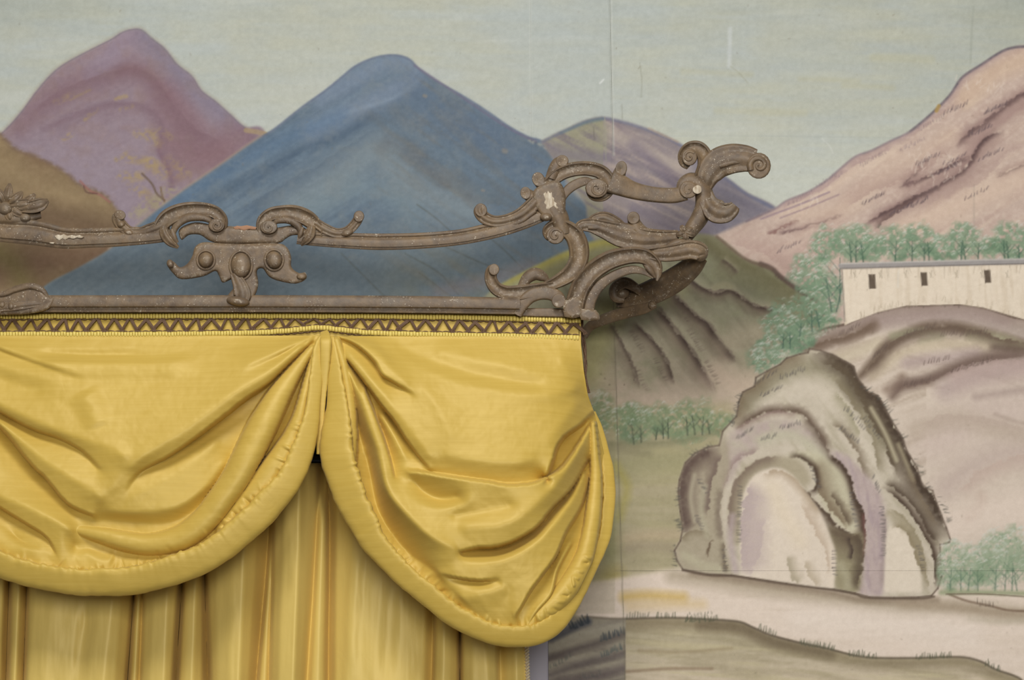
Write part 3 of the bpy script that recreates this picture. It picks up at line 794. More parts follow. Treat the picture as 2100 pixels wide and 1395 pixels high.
# crown
stroke([(1530, 830), (1580, 785), (1650, 752), (1715, 768), (1770, 830), (1815, 905)], 22, OL, 0.7, soft=34, clip=ROCK)
stroke([(1570, 835), (1630, 795), (1690, 805), (1745, 860), (1790, 940)], 15, PA, 0.8, soft=26, clip=ROCK)
wash([(1500, 880), (1513, 842), (1524, 806), (1548, 792), (1573, 762), (1613, 736), (1657, 725)], 1, 34, (128, 112, 88), 0.8, ROCK, rag=4)
wash([(1657, 722), (1707, 728), (1750, 752), (1757, 775), (1779, 804), (1800, 812), (1827, 862), (1850, 898), (1868, 940), (1890, 993), (1915, 1018), (1940, 1083), (1948, 1112)], 1, 46, (76, 62, 50), 1.0, ROCK, rag=6, g=0.9)
wash([(1680, 738), (1720, 760), (1748, 795), (1776, 840), (1800, 885), (1822, 935), (1842, 985)], -1, 34, (98, 84, 66), 0.9, ROCK, rag=6)
wash([(1700, 772), (1738, 812), (1768, 862), (1792, 915), (1806, 975)], -1, 24, (132, 120, 94), 0.7, ROCK, rag=5)
wash([(1715, 800), (1745, 850), (1765, 900)], 1, 26, (150, 142, 112), 0.6, ROCK, rag=5)
stroke([(1786, 838), (1815, 890), (1838, 945)], 4, (206, 196, 164), 0.7, soft=7, clip=ROCK)
stroke([(1842, 912), (1858, 950), (1872, 985)], 4, (190, 178, 146), 0.6, soft=7, clip=ROCK)
wash([(1812, 990), (1845, 1012), (1880, 1050), (1905, 1095), (1922, 1120)], -1, 26, (92, 78, 64), 0.9, ROCK, rag=4)
wash([(1860, 960), (1890, 1020), (1925, 1080)], 1, 20, (130, 114, 92), 0.6, ROCK, rag=4)
# lilac crescent and greenish ledge below it
CRES = pmask([(1478, 960), (1484, 912), (1505, 884), (1545, 870), (1592, 862), (1632, 866), (1662, 884), (1690, 922), (1730, 962), (1700, 945), (1660, 912), (1610, 900), (1560, 914), (1520, 945), (1500, 985), (1482, 1000)], 4) * ROCK
lay(CRES, (188, 170, 162), 0.9)
lay(CRES * tex(N_MED, .45, .75), (192, 184, 160), 0.6)
wash([(1505, 882), (1543, 860), (1573, 844), (1613, 843), (1643, 849), (1662, 868), (1685, 900), (1702, 932)], -1, 18, (104, 86, 72), 0.9, ROCK, rag=4, back=4)
wash([(1505, 882), (1543, 860), (1590, 846), (1640, 850)], 1, 14, (150, 128, 118), 0.7, ROCK, rag=3)
wash([(1648, 852), (1672, 880), (1692, 915), (1705, 945)], 1, 22, (110, 94, 80), 0.8, ROCK, rag=4)
wash([(1702, 868), (1740, 900), (1762, 945), (1782, 995)], -1, 20, (116, 100, 80), 0.7, ROCK, rag=5)
stroke([(1560, 905), (1610, 892), (1650, 905), (1690, 945), (1715, 985)], 11, (196, 190, 164), 0.75, soft=16, clip=ROCK)
# lilac band
BAND = pmask([(1700, 925), (1735, 935), (1775, 975), (1800, 1005), (1815, 1050), (1816, 1120), (1812, 1215), (1758, 1215), (1768, 1145), (1774, 1105), (1768, 1060), (1752, 1015), (1732, 965)], 4) * ROCK
lay(BAND, LI, 0.9)
lay(BAND * tex(streaks(75, 182, 50, 7), .5, .8), (196, 180, 174), 0.6)
lay(BAND * tex(streaks(80, 183, 40, 9), .52, .8), (162, 142, 146), 0.5)
wash([(1700, 928), (1737, 967), (1753, 1017), (1770, 1063), (1774, 1108), (1768, 1143), (1761, 1213)], 1, 30, DK, 0.95, ROCK, rag=4, back=3, e=0.05)
wash([(1770, 1050), (1775, 1105), (1768, 1145)], 1, 9, (122, 84, 78), 0.8, ROCK, rag=2)
wash([(1815, 1050), (1816, 1120), (1812, 1210)], 1, 14, (150, 132, 128), 0.6, ROCK, rag=3)
# pale lobe hanging in front
LB3 = pmask([(1608, 934), (1655, 926), (1700, 946), (1733, 985), (1746, 1040), (1757, 1082), (1744, 1092), (1716, 1072), (1692, 1042), (1674, 1006), (1672, 972), (1650, 946)], 3) * ROCK
lay(LB3, (200, 192, 164), 0.95)
wash([(1660, 945), (1676, 985), (1684, 1020), (1705, 1050), (1740, 1085)], -1, 44, (124, 106, 84), 0.8, LB3, rag=5)
wash([(1700, 1010), (1722, 1045), (1745, 1080)], -1, 20, (92, 76, 60), 0.7, LB3, rag=5)
wash([(1615, 936), (1650, 944), (1671, 968), (1673, 1000), (1658, 1014)], -1, 14, DK, 0.9, ROCK, rag=3, back=4)
wash([(1636, 996), (1660, 1020), (1690, 1050), (1714, 1078), (1740, 1096), (1762, 1092)], 1, 26, (88, 72, 58), 0.95, ROCK, rag=4, back=3, e=0.06)
STUB = pmask([(1696, 1078), (1738, 1098), (1768, 1094), (1768, 1145), (1760, 1214), (1714, 1208), (1712, 1150), (1704, 1110)], 3) * ROCK
lay(STUB, (152, 142, 112), 0.9)
wash([(1690, 1062), (1716, 1082), (1742, 1098), (1766, 1092)], 1, 60, (100, 84, 68), 0.9, STUB, rag=5)
wash([(1768, 1095), (1766, 1150), (1758, 1212)], 1, 26, (92, 78, 64), 0.85, STUB, rag=4)
wash([(1742, 1100), (1748, 1130), (1742, 1150)], 1, 12, (76, 62, 54), 0.85, STUB, rag=3)
stroke([(1722, 1160), (1735, 1185), (1738, 1205)], 8, (184, 176, 148), 0.6, soft=12, clip=STUB)
# inner arch
RING = pmask([(1496, 1120), (1494, 1050), (1504, 1000), (1524, 965), (1556, 944), (1602, 936), (1640, 948), (1662, 985), (1640, 1000), (1600, 962), (1556, 970), (1534, 994), (1522, 1035), (1518, 1120)], 4) * ROCK
lay(RING, (174, 162, 136), 0.9)
wash([(1496, 1100), (1496, 1040), (1508, 992), (1530, 962), (1560, 944), (1604, 936)], 1, 26, (120, 102, 88), 0.75, ROCK, rag=4, back=3)
wash([(1480, 1010), (1496, 970), (1520, 940), (1560, 922)], -1, 16, (150, 128, 122), 0.7, ROCK, rag=4)
CAVE = pmask([(1520, 1185), (1517, 1100), (1522, 1030), (1535, 990), (1560, 968), (1595, 961), (1625, 976), (1652, 1010), (1682, 1052), (1702, 1102), (1713, 1140), (1709, 1208)], 2) * ROCK
lay(CAVE, (226, 211, 192))
wash([(1520, 1180), (1518, 1100), (1524, 1030), (1540, 985)], 1, 66, (184, 166, 162), 0.85, CAVE, rag=6, g=0.9)
wash([(1540, 1188), (1556, 1130), (1566, 1060)], -1, 40, (194, 176, 170), 0.7, CAVE, rag=6)
wash([(1560, 975), (1600, 966), (1630, 985), (1660, 1022), (1686, 1060)], 1, 20, (176, 156, 130), 0.8, CAVE, rag=4)
stroke([(1585, 1000), (1605, 1050), (1640, 1110)], 16, (228, 212, 188), 0.8, soft=24, clip=CAVE)
wash([(1640, 1030), (1668, 1080), (1690, 1130), (1698, 1180)], -1, 24, (186, 164, 140), 0.6, CAVE, rag=5)
wash([(1612, 1140), (1622, 1180), (1640, 1200)], -1, 28, (166, 154, 128), 0.7, CAVE, rag=5)
wash([(1650, 1150), (1662, 1180), (1678, 1204)], -1, 20, (176, 160, 134), 0.6, CAVE, rag=5)
stroke([(1702, 1120), (1707, 1165), (1704, 1204)], 5, (228, 212, 192), 0.8, soft=7, clip=CAVE)
# right foot
wash([(1818, 1040), (1856, 1062), (1886, 1110), (1900, 1160), (1905, 1215)], 1, 20, (150, 138, 110), 0.8, ROCK, rag=4)
FOOT = pmask([(1812, 1215), (1815, 1120), (1824, 1082), (1850, 1086), (1872, 1125), (1888, 1180), (1890, 1216)], 2) * ROCK
lay(FOOT, (226, 212, 192), 0.95)
wash([(1826, 1084), (1852, 1088), (1874, 1128), (1890, 1185)], -1, 22, (140, 126, 98), 0.85, ROCK, rag=4)
wash([(1806, 1000), (1835, 1022), (1870, 1058), (1896, 1100), (1915, 1150), (1918, 1210)], -1, 22, DK, 0.9, ROCK, rag=4)
wash([(1815, 1045), (1848, 1068), (1866, 1090)], 1, 20, (168, 156, 128), 0.6, ROCK, rag=4)
# left lobe
LOBE = pmask([(1482, 890), (1470, 916), (1440, 922), (1405, 950), (1393, 985), (1392, 1040), (1400, 1085), (1390, 1110), (1384, 1135), (1390, 1155), (1402, 1170), (1470, 1178), (1500, 1170), (1484, 1110), (1476, 1050), (1484, 1000), (1496, 960), (1494, 920)], 3) * ROCK
lay(LOBE, (170, 158, 134), 0.85)
wash([(1478, 916), (1440, 924), (1407, 952), (1394, 988), (1392, 1040), (1402, 1085), (1412, 1100)], -1, 46, (96, 78, 70), 0.95, LOBE, rag=5, g=1.1)
wash([(1480, 930), (1466, 965), (1458, 1010), (1450, 1060)], 1, 24, (116, 98, 88), 0.8, LOBE, rag=5)
wash([(1484, 1000), (1478, 1050), (1484, 1110)], 1, 18, (104, 88, 76), 0.8, LOBE, rag=4)
wash([(1395, 1112), (1412, 1092), (1440, 1088), (1462, 1100)], 1, 18, (130, 116, 92), 0.6, LOBE, rag=4)
wash([(1446, 1140), (1456, 1112), (1454, 1146)], 1, 10, (100, 82, 64), 0.8, LOBE, rag=3)
stroke([(1424, 975), (1416, 1020), (1424, 1070)], 4, (190, 180, 154), 0.7, soft=8, clip=LOBE)
stroke([(1445, 1000), (1438, 1050), (1450, 1100)], 5, (184, 176, 150), 0.7, soft=9, clip=LOBE)
stroke([(1405, 1140), (1440, 1160), (1475, 1168)], 9, (190, 182, 154), 0.7, soft=12, clip=LOBE)
wash([(1484, 1110), (1486, 1150), (1494, 1176)], 1, 14, (120, 106, 88), 0.8, ROCK, rag=4)
stroke([(1502, 1060), (1498, 1110), (1508, 1170)], 7, (186, 168, 166), 0.7, soft=11, clip=ROCK)
# rim and ticks
RIM = np.array(RK + [RK[0]], float)
for i in range(0, len(RK) - 1, 1):
    a, b = RK[i], RK[i + 1]
    stroke([a, b], 1.7, (98, 82, 70), 0.75, soft=2.0)
for (pts, n, ang) in (([(1395, 1000), (1392, 1060), (1400, 1090)], 22, 180), ([(1384, 1120), (1388, 1160)], 10, 180), ([(1500, 880), (1512, 840), (1520, 810)], 20, 160), ([(1460, 915), (1420, 935)], 10, 150), ([(1760, 790), (1810, 830), (1850, 900)], 26, 20), ([(1870, 940), (1900, 1000)], 12, 10), ([(1917, 1010), (1945, 1070)], 14, 0)):
    ticks(pts, n, 8, ang, (84, 82, 74), 0.6, 1.2, 1.5)
for (x0, y0, x1, y1, n, ang) in ((1548, 790, 1590, 765, 10, 70), (1600, 778, 1650, 760, 12, 80), (1560, 815, 1600, 795, 10, 70), (1520, 1000, 1518, 1110, 22, 180), (1660, 960, 1676, 1000, 10, 0), (1742, 1010, 1752, 1080, 14, 0), (1705, 1130, 1708, 1180, 9, 0), (1812, 1040, 1815, 1140, 20, 180), (1720, 880, 1760, 910, 12, 60), (1790, 980, 1800, 1010, 8, 60), (1600, 880, 1640, 872, 10, 75), (1560, 905, 1590, 895, 8, 75), (1480, 1130, 1485, 1180, 9, 0), (1880, 1120, 1890, 1170, 9, 0), (1730, 840, 1770, 880, 11, 60), (1425, 1060, 1435, 1085, 7, 0), (1430, 985, 1445, 1010, 7, 0), (1510, 900, 1540, 885, 8, 75), (1770, 860, 1800, 900, 9, 50)):
    row_ticks(x0, y0, x1, y1, n, 8, ang, (92, 86, 84), 0.6, 1.2)
stroke([(1400, 1170), (1450, 1180), (1500, 1182), (1547, 1189), (1613, 1199), (1710, 1211), (1753, 1219), (1783, 1227), (1883, 1228), (1915, 1224)], 2.2, (96, 80, 66), 0.85, soft=3)

# ---- bush right of the rock
for (cx, cy, rx, ry, n, wv) in ((1950, 1160, 28, 50, 150, .7), (1985, 1165, 34, 44, 150, .9), (2035, 1150, 34, 60, 200, .7), (2080, 1140, 40, 56, 200, .6), (2130, 1160, 40, 50, 40, .6)):
    tree(cx, cy, rx, ry, n, wv, (158, 170, 142), (118, 142, 110))
for (x, h) in ((1948, 40), (1970, 44), (1985, 46), (2005, 40), (2040, 50), (2075, 56), (2085, 46), (2060, 40)):
    twig(x, 1212, h, (84, 110, 90), 0.6)
stroke([(1930, 1216), (2000, 1215), (2110, 1218)], 5, (140, 150, 112), 0.7, soft=8)
stroke([(1940, 1219), (2020, 1219), (2110, 1225)], 1.5, (112, 98, 80), 0.7)

# ---- old sheet joints and age
def joint(p0, p1, col, a, w=1.0):
    stroke([p0, ((p0[0] + p1[0]) / 2, (p0[1] + p1[1]) / 2), p1], w, col, a, soft=1.6)
joint((1249.5, -60), (1257, 320), (120, 122, 112), 0.7)
joint((1252, -60), (1259, 320), (206, 208, 200), 0.5)
joint((1257, 600), (1283, 1420), (120, 112, 92), 0.75)
joint((1240, 240), (1243, 330), (150, 148, 128), 0.7)
joint((1262, 1171), (1340, 1172), (130, 122, 100), 0.4)
lay((XX < 1262) * (XX > 1150) * (YY > 680) * (YY < 1260), (120, 118, 78), 0.16)
for _ in range(260):
    x = rng.random() * 2150; y = rng.random() * 1400
    dash(x, y, rng.normal() * 2, rng.normal() * 2, 0.6 + 0.6 * rng.random(), (110, 98, 80), 0.35)
for (x, y) in ((1240, 777), (1250, 790), (1232, 768), (1280, 790), (1300, 780), (1290, 740)):
    dash(x, y, 1, 1, 1.4, (84, 72, 58), 0.7)
CAN = np.clip(CAN + (N_FINE[..., None] - 0.5) * 9 + (streaks(0, 171, 14, 3)[..., None] - 0.5) * 5 + (streaks(90, 172, 14, 3)[..., None] - 0.5) * 5, 0, 255)
LINC = lin(CAN)

# material of the sheets: pigment attribute with a fine canvas tooth
m = NT('painted_paper')
att = m.n('ShaderNodeAttribute', attribute_name='pigment')
tc = m.n('ShaderNodeTexCoord').outputs['Object']
wv1 = m.noise(m.mapping(tc, (260, 1, 900)), 1.0, 2)
wv2 = m.noise(m.mapping(tc, (900, 1, 260)), 1.0, 2)
weave = m.math('ADD', wv1, wv2)
tone = m.ramp(m.math('MULTIPLY', weave, 0.5), [(0.3, (0.95, 0.95, 0.95)), (0.7, (1.05, 1.05, 1.05))])
m.l(m.mix(1.0, att.outputs['Color'], tone, 'MULTIPLY'), m.b.inputs['Base Color'])
m.b.inputs['Roughness'].default_value = 0.72
m.b.inputs['Specular IOR Level'].default_value = 0.18
big = m.noise(tc, 7.0, 3)
nrm = m.bump(weave, 0.15, 0.0005)
m.l(m.bump(big, 0.25, 0.006, nrm), m.b.inputs['Normal'])
MAT_PAPER = m.m

def sheet(X0, X1, Z0, Z1, dy, parent, stepm=2.0 * MM * YW / YP):
    def axis(a, b, lo, hi):
        # fine inside the view, coarse beyond it
        v = []
        t = a
        while t < b:
            v.append(t)
            t += stepm if lo <= t <= hi else stepm * 8
        v.append(b)
        return np.array(v)
    lo = (at(-20, -15, YW)[0], 0, at(1050, 1410, YW)[2]); hi = at(2120, -15, YW)
    xs = axis(X0, X1, lo[0], hi[0] + 0.02); zs = axis(Z0, Z1, lo[2], hi[2] + 0.02)
    Xg, Zg = np.meshgrid(xs, zs)
    # project to the canvas
    ry, rz = YW, Zg - CAM_Z
    dep = ry * CP + rz * SP
    up = -ry * SP + rz * CP
    px = 1050 + FPX * Xg / dep
    py = 697.5 - FPX * up / dep
    u = np.clip((px - CX0) / CS, 0, CW - 1.001); v = np.clip((py - CY0) / CS, 0, CH - 1.001)
    ui = u.astype(int); vi = v.astype(int); fu = (u - ui)[..., None]; fv = (v - vi)[..., None]
    C = (LINC[vi, ui] * (1 - fu) + LINC[vi, ui + 1] * fu) * (1 - fv) + (LINC[vi + 1, ui] * (1 - fu) + LINC[vi + 1, ui + 1] * fu) * fv
    # paper lifts very slightly and unevenly from the wall
    Yg = YW - 0.0012 - dy - 0.0009 * fbm(Xg * 6 + 9, Zg * 6 + 4, 201, 3)
    V = np.stack([Xg, Yg, Zg], -1).reshape(-1, 3)
    h, w = Xg.shape
    idx = np.arange(h * w).reshape(h, w)
    F = np.stack([idx[:-1, :-1], idx[:-1, 1:], idx[1:, 1:], idx[1:, :-1]], -1).reshape(-1, 4)
    o = mesh_np('wallpaper_sheet', V, F, MAT_PAPER, parent)
    a = o.data.color_attributes.new('pigment', 'FLOAT_COLOR', 'POINT')
    rgba = np.ones((h * w, 4), np.float32); rgba[:, :3] = C.reshape(-1, 3)
    a.data.foreach_set('color', rgba.ravel())
    return o

m = NT('old_plaster')
m.b.inputs['Base Color'].default_value = (0.42, 0.38, 0.32, 1)
m.b.inputs['Roughness'].default_value = 0.9
m.l(m.bump(m.noise(m.n('ShaderNodeTexCoord').outputs['Object'], 30), 0.3, 0.003), m.b.inputs['Normal'])
MAT_PLASTER = m.m

def box_verts(x0, x1, y0, y1, z0, z1):
    V = [(x, y, z) for x in (x0, x1) for y in (y0, y1) for z in (z0, z1)]
    F = [(0, 1, 3, 2), (4, 6, 7, 5), (0, 4, 5, 1), (2, 3, 7, 6), (0, 2, 6, 4), (1, 5, 7, 3)]
    return V, F

def boxes(name, lst, mat, parent=None, bevel=0.0):
    V, F = [], []
    for b in lst:
        v, f = box_verts(*b)
        F += [tuple(i + len(V) for i in q) for q in f]
        V += v
    o = mesh_np(name, V, F, mat, parent, smooth=False)
    if bevel:
        md = o.modifiers.new('edge', 'BEVEL'); md.width = bevel; md.segments = 2
    return o

XWIN = at(1125, 1395, YW)[0]          # right edge of the window casing
ZHEAD = at(1050, 800, YW)[2]          # window head, hidden by the pelmet
XL, XR = at(-290, 700, YW)[0], at(2390, 700, YW)[0]
ZB, ZT = at(1050, 1560, YW)[2], at(1050, -230, YW)[2]
wall = boxes('wall_back', [(XL, XR, YW, YW + 0.12, ZHEAD, ZT), (XWIN, XR, YW, YW + 0.12, ZB, ZHEAD)], MAT_PLASTER)
wall['kind'] = 'structure'
XJ = at(1262, 700, YW)[0]
XJ0 = at(1089, 130, YW)[0]
ZJ1, ZJ2 = at(1500, 282, YW)[2], at(1500, 1171, YW)[2]
GAP = 0.0001
sheet(XL, XJ0 - GAP, ZHEAD, ZT, 0.0000, wall)
sheet(XJ0, XJ - GAP, ZHEAD, ZT, 0.0004, wall)
sheet(XWIN, XJ - GAP, ZB, ZHEAD - GAP, 0.0004, wall)
sheet(XJ, XR, ZJ1 + GAP, ZT, 0.0, wall)
sheet(XJ, XR, ZJ2 + GAP, ZJ1, 0.0005, wall)
sheet(XJ, XR, ZB, ZJ2, 0.0, wall)

# ------------------------------------------------------------------ silk
def silk(name, warp, pale=0.0):
    """warp = object axis along which the slub threads run"""
    m = NT(name)
    tc = m.n('ShaderNodeTexCoord').outputs['Object']
    long_, fine = 6, 520
    sc = (long_, long_, fine) if warp == 'X' else (fine, fine, long_)
    slub = m.noise(m.mapping(tc, sc), 1.0, 3, 0.6)
    sc2 = (9, 9, 150) if warp == 'X' else (150, 150, 9)
    slub2 = m.noise(m.mapping(tc, sc2), 1.0, 2, 0.5)
    patch = m.noise(tc, 9.0, 3)
    c0 = m.ramp(slub, [(0.25, lin((198, 164, 70))), (0.5, lin((205, 172, 80))), (0.8, lin((214, 182, 92)))])
    c1 = m.ramp(patch, [(0.3, lin((197, 164, 70))), (0.7, lin((210, 178, 86)))])
    c2 = m.ramp(slub2, [(0.35, lin((199, 166, 72))), (0.65, lin((209, 177, 84)))])
    m.l(m.mix(pale, m.mix(0.45, m.mix(0.5, c0, c1), c2), lin((230, 202, 118))), m.b.inputs['Base Color'])
    m.b.inputs['Roughness'].default_value = 0.47
    m.b.inputs['Specular IOR Level'].default_value = 0.7
    m.b.inputs['Specular Tint'].default_value = (1.0, 0.86, 0.52, 1)
    m.b.inputs['Sheen Weight'].default_value = 0.12
    m.b.inputs['Sheen Tint'].default_value = (1.0, 0.9, 0.6, 1)
    # crumple of crisp taffeta: small angular dents, then the threads
    v = m.n('ShaderNodeTexNoise'); v.inputs['Scale'].default_value = 34; v.inputs['Detail'].default_value = 3
    v.inputs['Distortion'].default_value = 1.4
    m.l(tc, v.inputs['Vector'])
    n1 = m.bump(v.outputs['Fac'], 0.07, 0.005)
    m.l(m.bump(slub, 0.10, 0.0010, n1), m.b.inputs['Normal'])
    return m.m
MAT_SILK = silk('yellow_silk', 'X')
MAT_SILK_V = silk('yellow_silk_upright', 'Z', 0.6)

class Relief:
    """a hanging cloth: depth D (photo pixels towards the room) over a grid that follows the cloth's own edges"""
    def __init__(s, edge, nx, ny):
        E = np.asarray(edge, float)            # rows: y, x_left, x_right
        ys = np.linspace(E[0, 0], E[-1, 0], ny)
        xl = np.interp(ys, E[:, 0], E[:, 1]); xr = np.interp(ys, E[:, 0], E[:, 2])
        k = np.ones(9) / 9
        def sm(v):
            q = np.pad(v, 4, mode='reflect', reflect_type='odd')
            return np.convolve(q, k, 'valid')
        xl, xr = sm(xl), sm(xr)
        t = np.linspace(0, 1, nx)
        s.X = xl[:, None] + (xr - xl)[:, None] * t[None, :]
        s.Y = np.repeat(ys[:, None], nx, 1)
        s.D = np.zeros_like(s.X)
    def near(s, path, R, n=8):
        """signed distance to a path, path parameter and interpolated extra columns, inside a window of reach R"""
        P = spline(path, n)
        x0, x1 = P[:, 0].min() - R, P[:, 0].max() + R
        y0, y1 = P[:, 1].min() - R, P[:, 1].max() + R
        I = np.where((s.X > x0) & (s.X < x1) & (s.Y > y0) & (s.Y < y1))
        px, py = s.X[I], s.Y[I]
        best = np.full(px.shape, 1e18); sd = np.zeros_like(best); tt = np.zeros_like(best)
        ex = np.zeros((len(px), P.shape[1] - 2))
        seg = np.hypot(np.diff(P[:, 0]), np.diff(P[:, 1])); L = np.concatenate([[0], np.cumsum(seg)])
        for k in range(len(P) - 1):
            a, b = P[k], P[k + 1]
            dx, dy = b[0] - a[0], b[1] - a[1]
            l2 = dx * dx + dy * dy + 1e-9
            u = np.clip(((px - a[0]) * dx + (py - a[1]) * dy) / l2, 0, 1)
            qx, qy = px - a[0] - u * dx, py - a[1] - u * dy
            d2 = qx * qx + qy * qy
            up = d2 < best
            best[up] = d2[up]
            sg = dx * qy - dy * qx
            sd[up] = np.where(sg[up] >= 0, 1, -1)
            tt[up] = (L[k] + u[up] * seg[k]) / L[-1]
            if ex.shape[1]:
                ex[up] = a[2:] + u[up][:, None] * (b[2:] - a[2:])
        return I, sd * np.sqrt(best), tt, ex
    @staticmethod
    def ends(t, e0, e1):
        f = np.ones_like(t)
        if e0 > 0: f *= np.clip(t / e0, 0, 1)
        if e1 > 0: f *= np.clip((1 - t) / e1, 0, 1)
        return f * f * (3 - 2 * f)
    def lip(s, path, h, r, w, hi, e=(0.15, 0.15)):
        """cloth on side hi (+1: below a path that runs right, -1: above) stands proud and drops at the path"""
        h, r, w = h * 1.6, r * 1.25, w * 1.6
        I, d, t, _ = s.near(path, w)
        q = d * hi
        on = q > 0
        rr = np.minimum(q / r, 1.0)
        f = np.sqrt(np.clip(1 - (1 - rr) ** 2, 0, 1))
        z = np.clip(q / w, 0, 1)
        f = f * (1 - z * z * (3 - 2 * z)) * on
        s.D[I] += h * f * s.ends(t, *e)
    def ridge(s, path, h, wa, wb=None, e=(0.2, 0.2)):
        wb = wb or wa
        h *= 1.4
        I, d, t, _ = s.near(path, max(wa, wb))
        w = np.where(d < 0, wa, wb)
        z = np.clip(np.abs(d) / w, 0, 1)
        s.D[I] += h * (0.5 + 0.5 * np.cos(np.pi * z)) * s.ends(t, *e)
    def tube(s, path, k=1.0, p=2.0, floor=60):
        """rounded pleat: rows x, y, half width, depth of its crest; k = roundness"""
        P = np.asarray(path, float)
        I, d, t, ex = s.near(P, P[:, 2].max() + 2)
        w, z = ex[:, 0], ex[:, 1]
        q = np.abs(d) / w
        f = np.where(q < 1, z - k * w * (1 - np.clip(1 - q ** p, 0, 1) ** (1 / p)), -1e9)
        s.D[I] = np.maximum(s.D[I], f)
    # --- folds laid out as crest and crease lines, the cloth stretched between them
    def begin(s):
        s.S = np.zeros_like(s.D); s.N = np.zeros_like(s.D); s.keep = np.zeros_like(s.D)
        s.xl, s.xr, s.y0, s.y1 = s.X[:, 0], s.X[:, -1], s.Y[0, 0], s.Y[-1, 0]
    def put(s, x, y, z, wt=1.0):
        h, w = s.D.shape
        r = (y - s.y0) / (s.y1 - s.y0) * (h - 1)
        ri = np.clip(np.rint(r).astype(int), 0, h - 1)
        c = (x - s.xl[ri]) / (s.xr[ri] - s.xl[ri]) * (w - 1)
        ci = np.rint(c).astype(int)
        ok = (r > -0.5) & (r < h - 0.5) & (ci >= 0) & (ci < w)
        np.add.at(s.S, (ri[ok], ci[ok]), z[ok] * wt); np.add.at(s.N, (ri[ok], ci[ok]), wt)
    def line(s, path):
        P = spline(path, 6)
        seg = np.concatenate([[0], np.cumsum(np.hypot(np.diff(P[:, 0]), np.diff(P[:, 1])))])
        t = np.arange(0, seg[-1], 0.8)
        Q = np.stack([np.interp(t, seg, P[:, k]) for k in range(P.shape[1])], 1)
        T = np.gradient(Q[:, :2], axis=0); T /= np.linalg.norm(T, axis=1)[:, None] + 1e-9
        return Q, T
    def crest(s, path):
        Q, T = s.line(path)
        s.put(Q[:, 0], Q[:, 1], Q[:, 2])
    def fold(s, path, hi, off=1.7):
        """rows x, y, depth of the upper layer, depth of the layer it hides; hi = +1: upper layer below/left of travel"""
        Q, T = s.line(path)
        nx, ny = -T[:, 1] * hi, T[:, 0] * hi
        h, w = s.D.shape
        ri = np.clip(np.rint((Q[:, 1] - s.y0) / (s.y1 - s.y0) * (h - 1)).astype(int), 0, h - 1)
        ci = np.rint((Q[:, 0] - s.xl[ri]) / (s.xr[ri] - s.xl[ri]) * (w - 1)).astype(int)
        ok = (ci >= 0) & (ci < w)
        jump = np.clip((Q[:, 2] - Q[:, 3]) / 16.0, 0, 1)
        np.maximum.at(s.keep, (ri[ok], ci[ok]), jump[ok])
        for k in (1.0, 1.6):
            s.put(Q[:, 0] + nx * off * k, Q[:, 1] + ny * off * k, Q[:, 2], 1.0)
            s.put(Q[:, 0] - nx * off * k, Q[:, 1] - ny * off * k, Q[:, 3], 1.0)
    def rim(s, side, vals):
        """depth along a border: 'l', 'r' rows (y, z); 't', 'b' one depth"""
        if side in 'tb':
            i = 0 if side == 't' else -1
            s.S[i, :] = vals; s.N[i, :] = 1
        else:
            j = 0 if side == 'l' else -1
            V = np.asarray(vals, float)
            s.S[:, j] = np.interp(s.Y[:, j], V[:, 0], V[:, 1]); s.N[:, j] = 1
    def solve(s, levels=6, its=170, om=1.86):
        S, N = [s.S], [s.N]
        for _ in range(levels - 1):
            a, b = S[-1], N[-1]
            h, w = (a.shape[0] + 1) // 2, (a.shape[1] + 1) // 2
            pa = np.zeros((h * 2, w * 2)); pb = np.zeros((h * 2, w * 2))
            pa[:a.shape[0], :a.shape[1]] = a; pb[:a.shape[0], :a.shape[1]] = b
            S.append(pa.reshape(h, 2, w, 2).sum((1, 3))); N.append(pb.reshape(h, 2, w, 2).sum((1, 3)))
        D = None
        for a, b in zip(S[::-1], N[::-1]):
            fix = b > 0
            val = np.where(fix, a / np.maximum(b, 1e-9), 0)
            if D is None:
                D = np.full(a.shape, val[fix].mean())
            else:
                D = np.repeat(np.repeat(D, 2, 0), 2, 1)[:a.shape[0], :a.shape[1]]
                for _ in range(3):
                    q = np.pad(D, 1, mode='edge')
                    D = 0.25 * (q[:-2, 1:-1] + q[2:, 1:-1] + q[1:-1, :-2] + q[1:-1, 2:])
            D[fix] = val[fix]
            rr, cc = np.indices(a.shape)
            col = [((rr + cc) % 2 == k) & ~fix for k in (0, 1)]
            for _ in range(its):
                for k in (0, 1):
                    q = np.pad(D, 1, mode='edge')
                    m_ = 0.25 * (q[:-2, 1:-1] + q[2:, 1:-1] + q[1:-1, :-2] + q[1:-1, 2:])
                    D = np.where(col[k], D + om * (m_ - D), D)
        s.D = D
    def relax(s, n=60, reach=5):
        """round the crests, but leave the cloth crisp where one layer folds over another"""
        k = s.keep.copy()
        for _ in range(reach):
            q = np.pad(k, 1, mode='edge')
            k = np.maximum.reduce([k, q[:-2, 1:-1] * 0.97, q[2:, 1:-1] * 0.97, q[1:-1, :-2] * 0.97, q[1:-1, 2:] * 0.97])
        for _ in range(6):
            q = np.pad(k, 1, mode='edge')
            k = 0.25 * (q[:-2, 1:-1] + q[2:, 1:-1] + q[1:-1, :-2] + q[1:-1, 2:])
        wt = np.clip(1 - 1.15 * k, 0.03, 1)
        for _ in range(n):
            q = np.pad(s.D, 1, mode='edge')
            s.D += 0.6 * wt * (0.25 * (q[:-2, 1:-1] + q[2:, 1:-1] + q[1:-1, :-2] + q[1:-1, 2:]) - s.D)
    def smooth(s, n=1):
        for _ in range(n):
            q = np.pad(s.D, 1, mode='edge')
            s.D = 0.5 * s.D + 0.125 * (q[:-2, 1:-1] + q[2:, 1:-1] + q[1:-1, :-2] + q[1:-1, 2:])
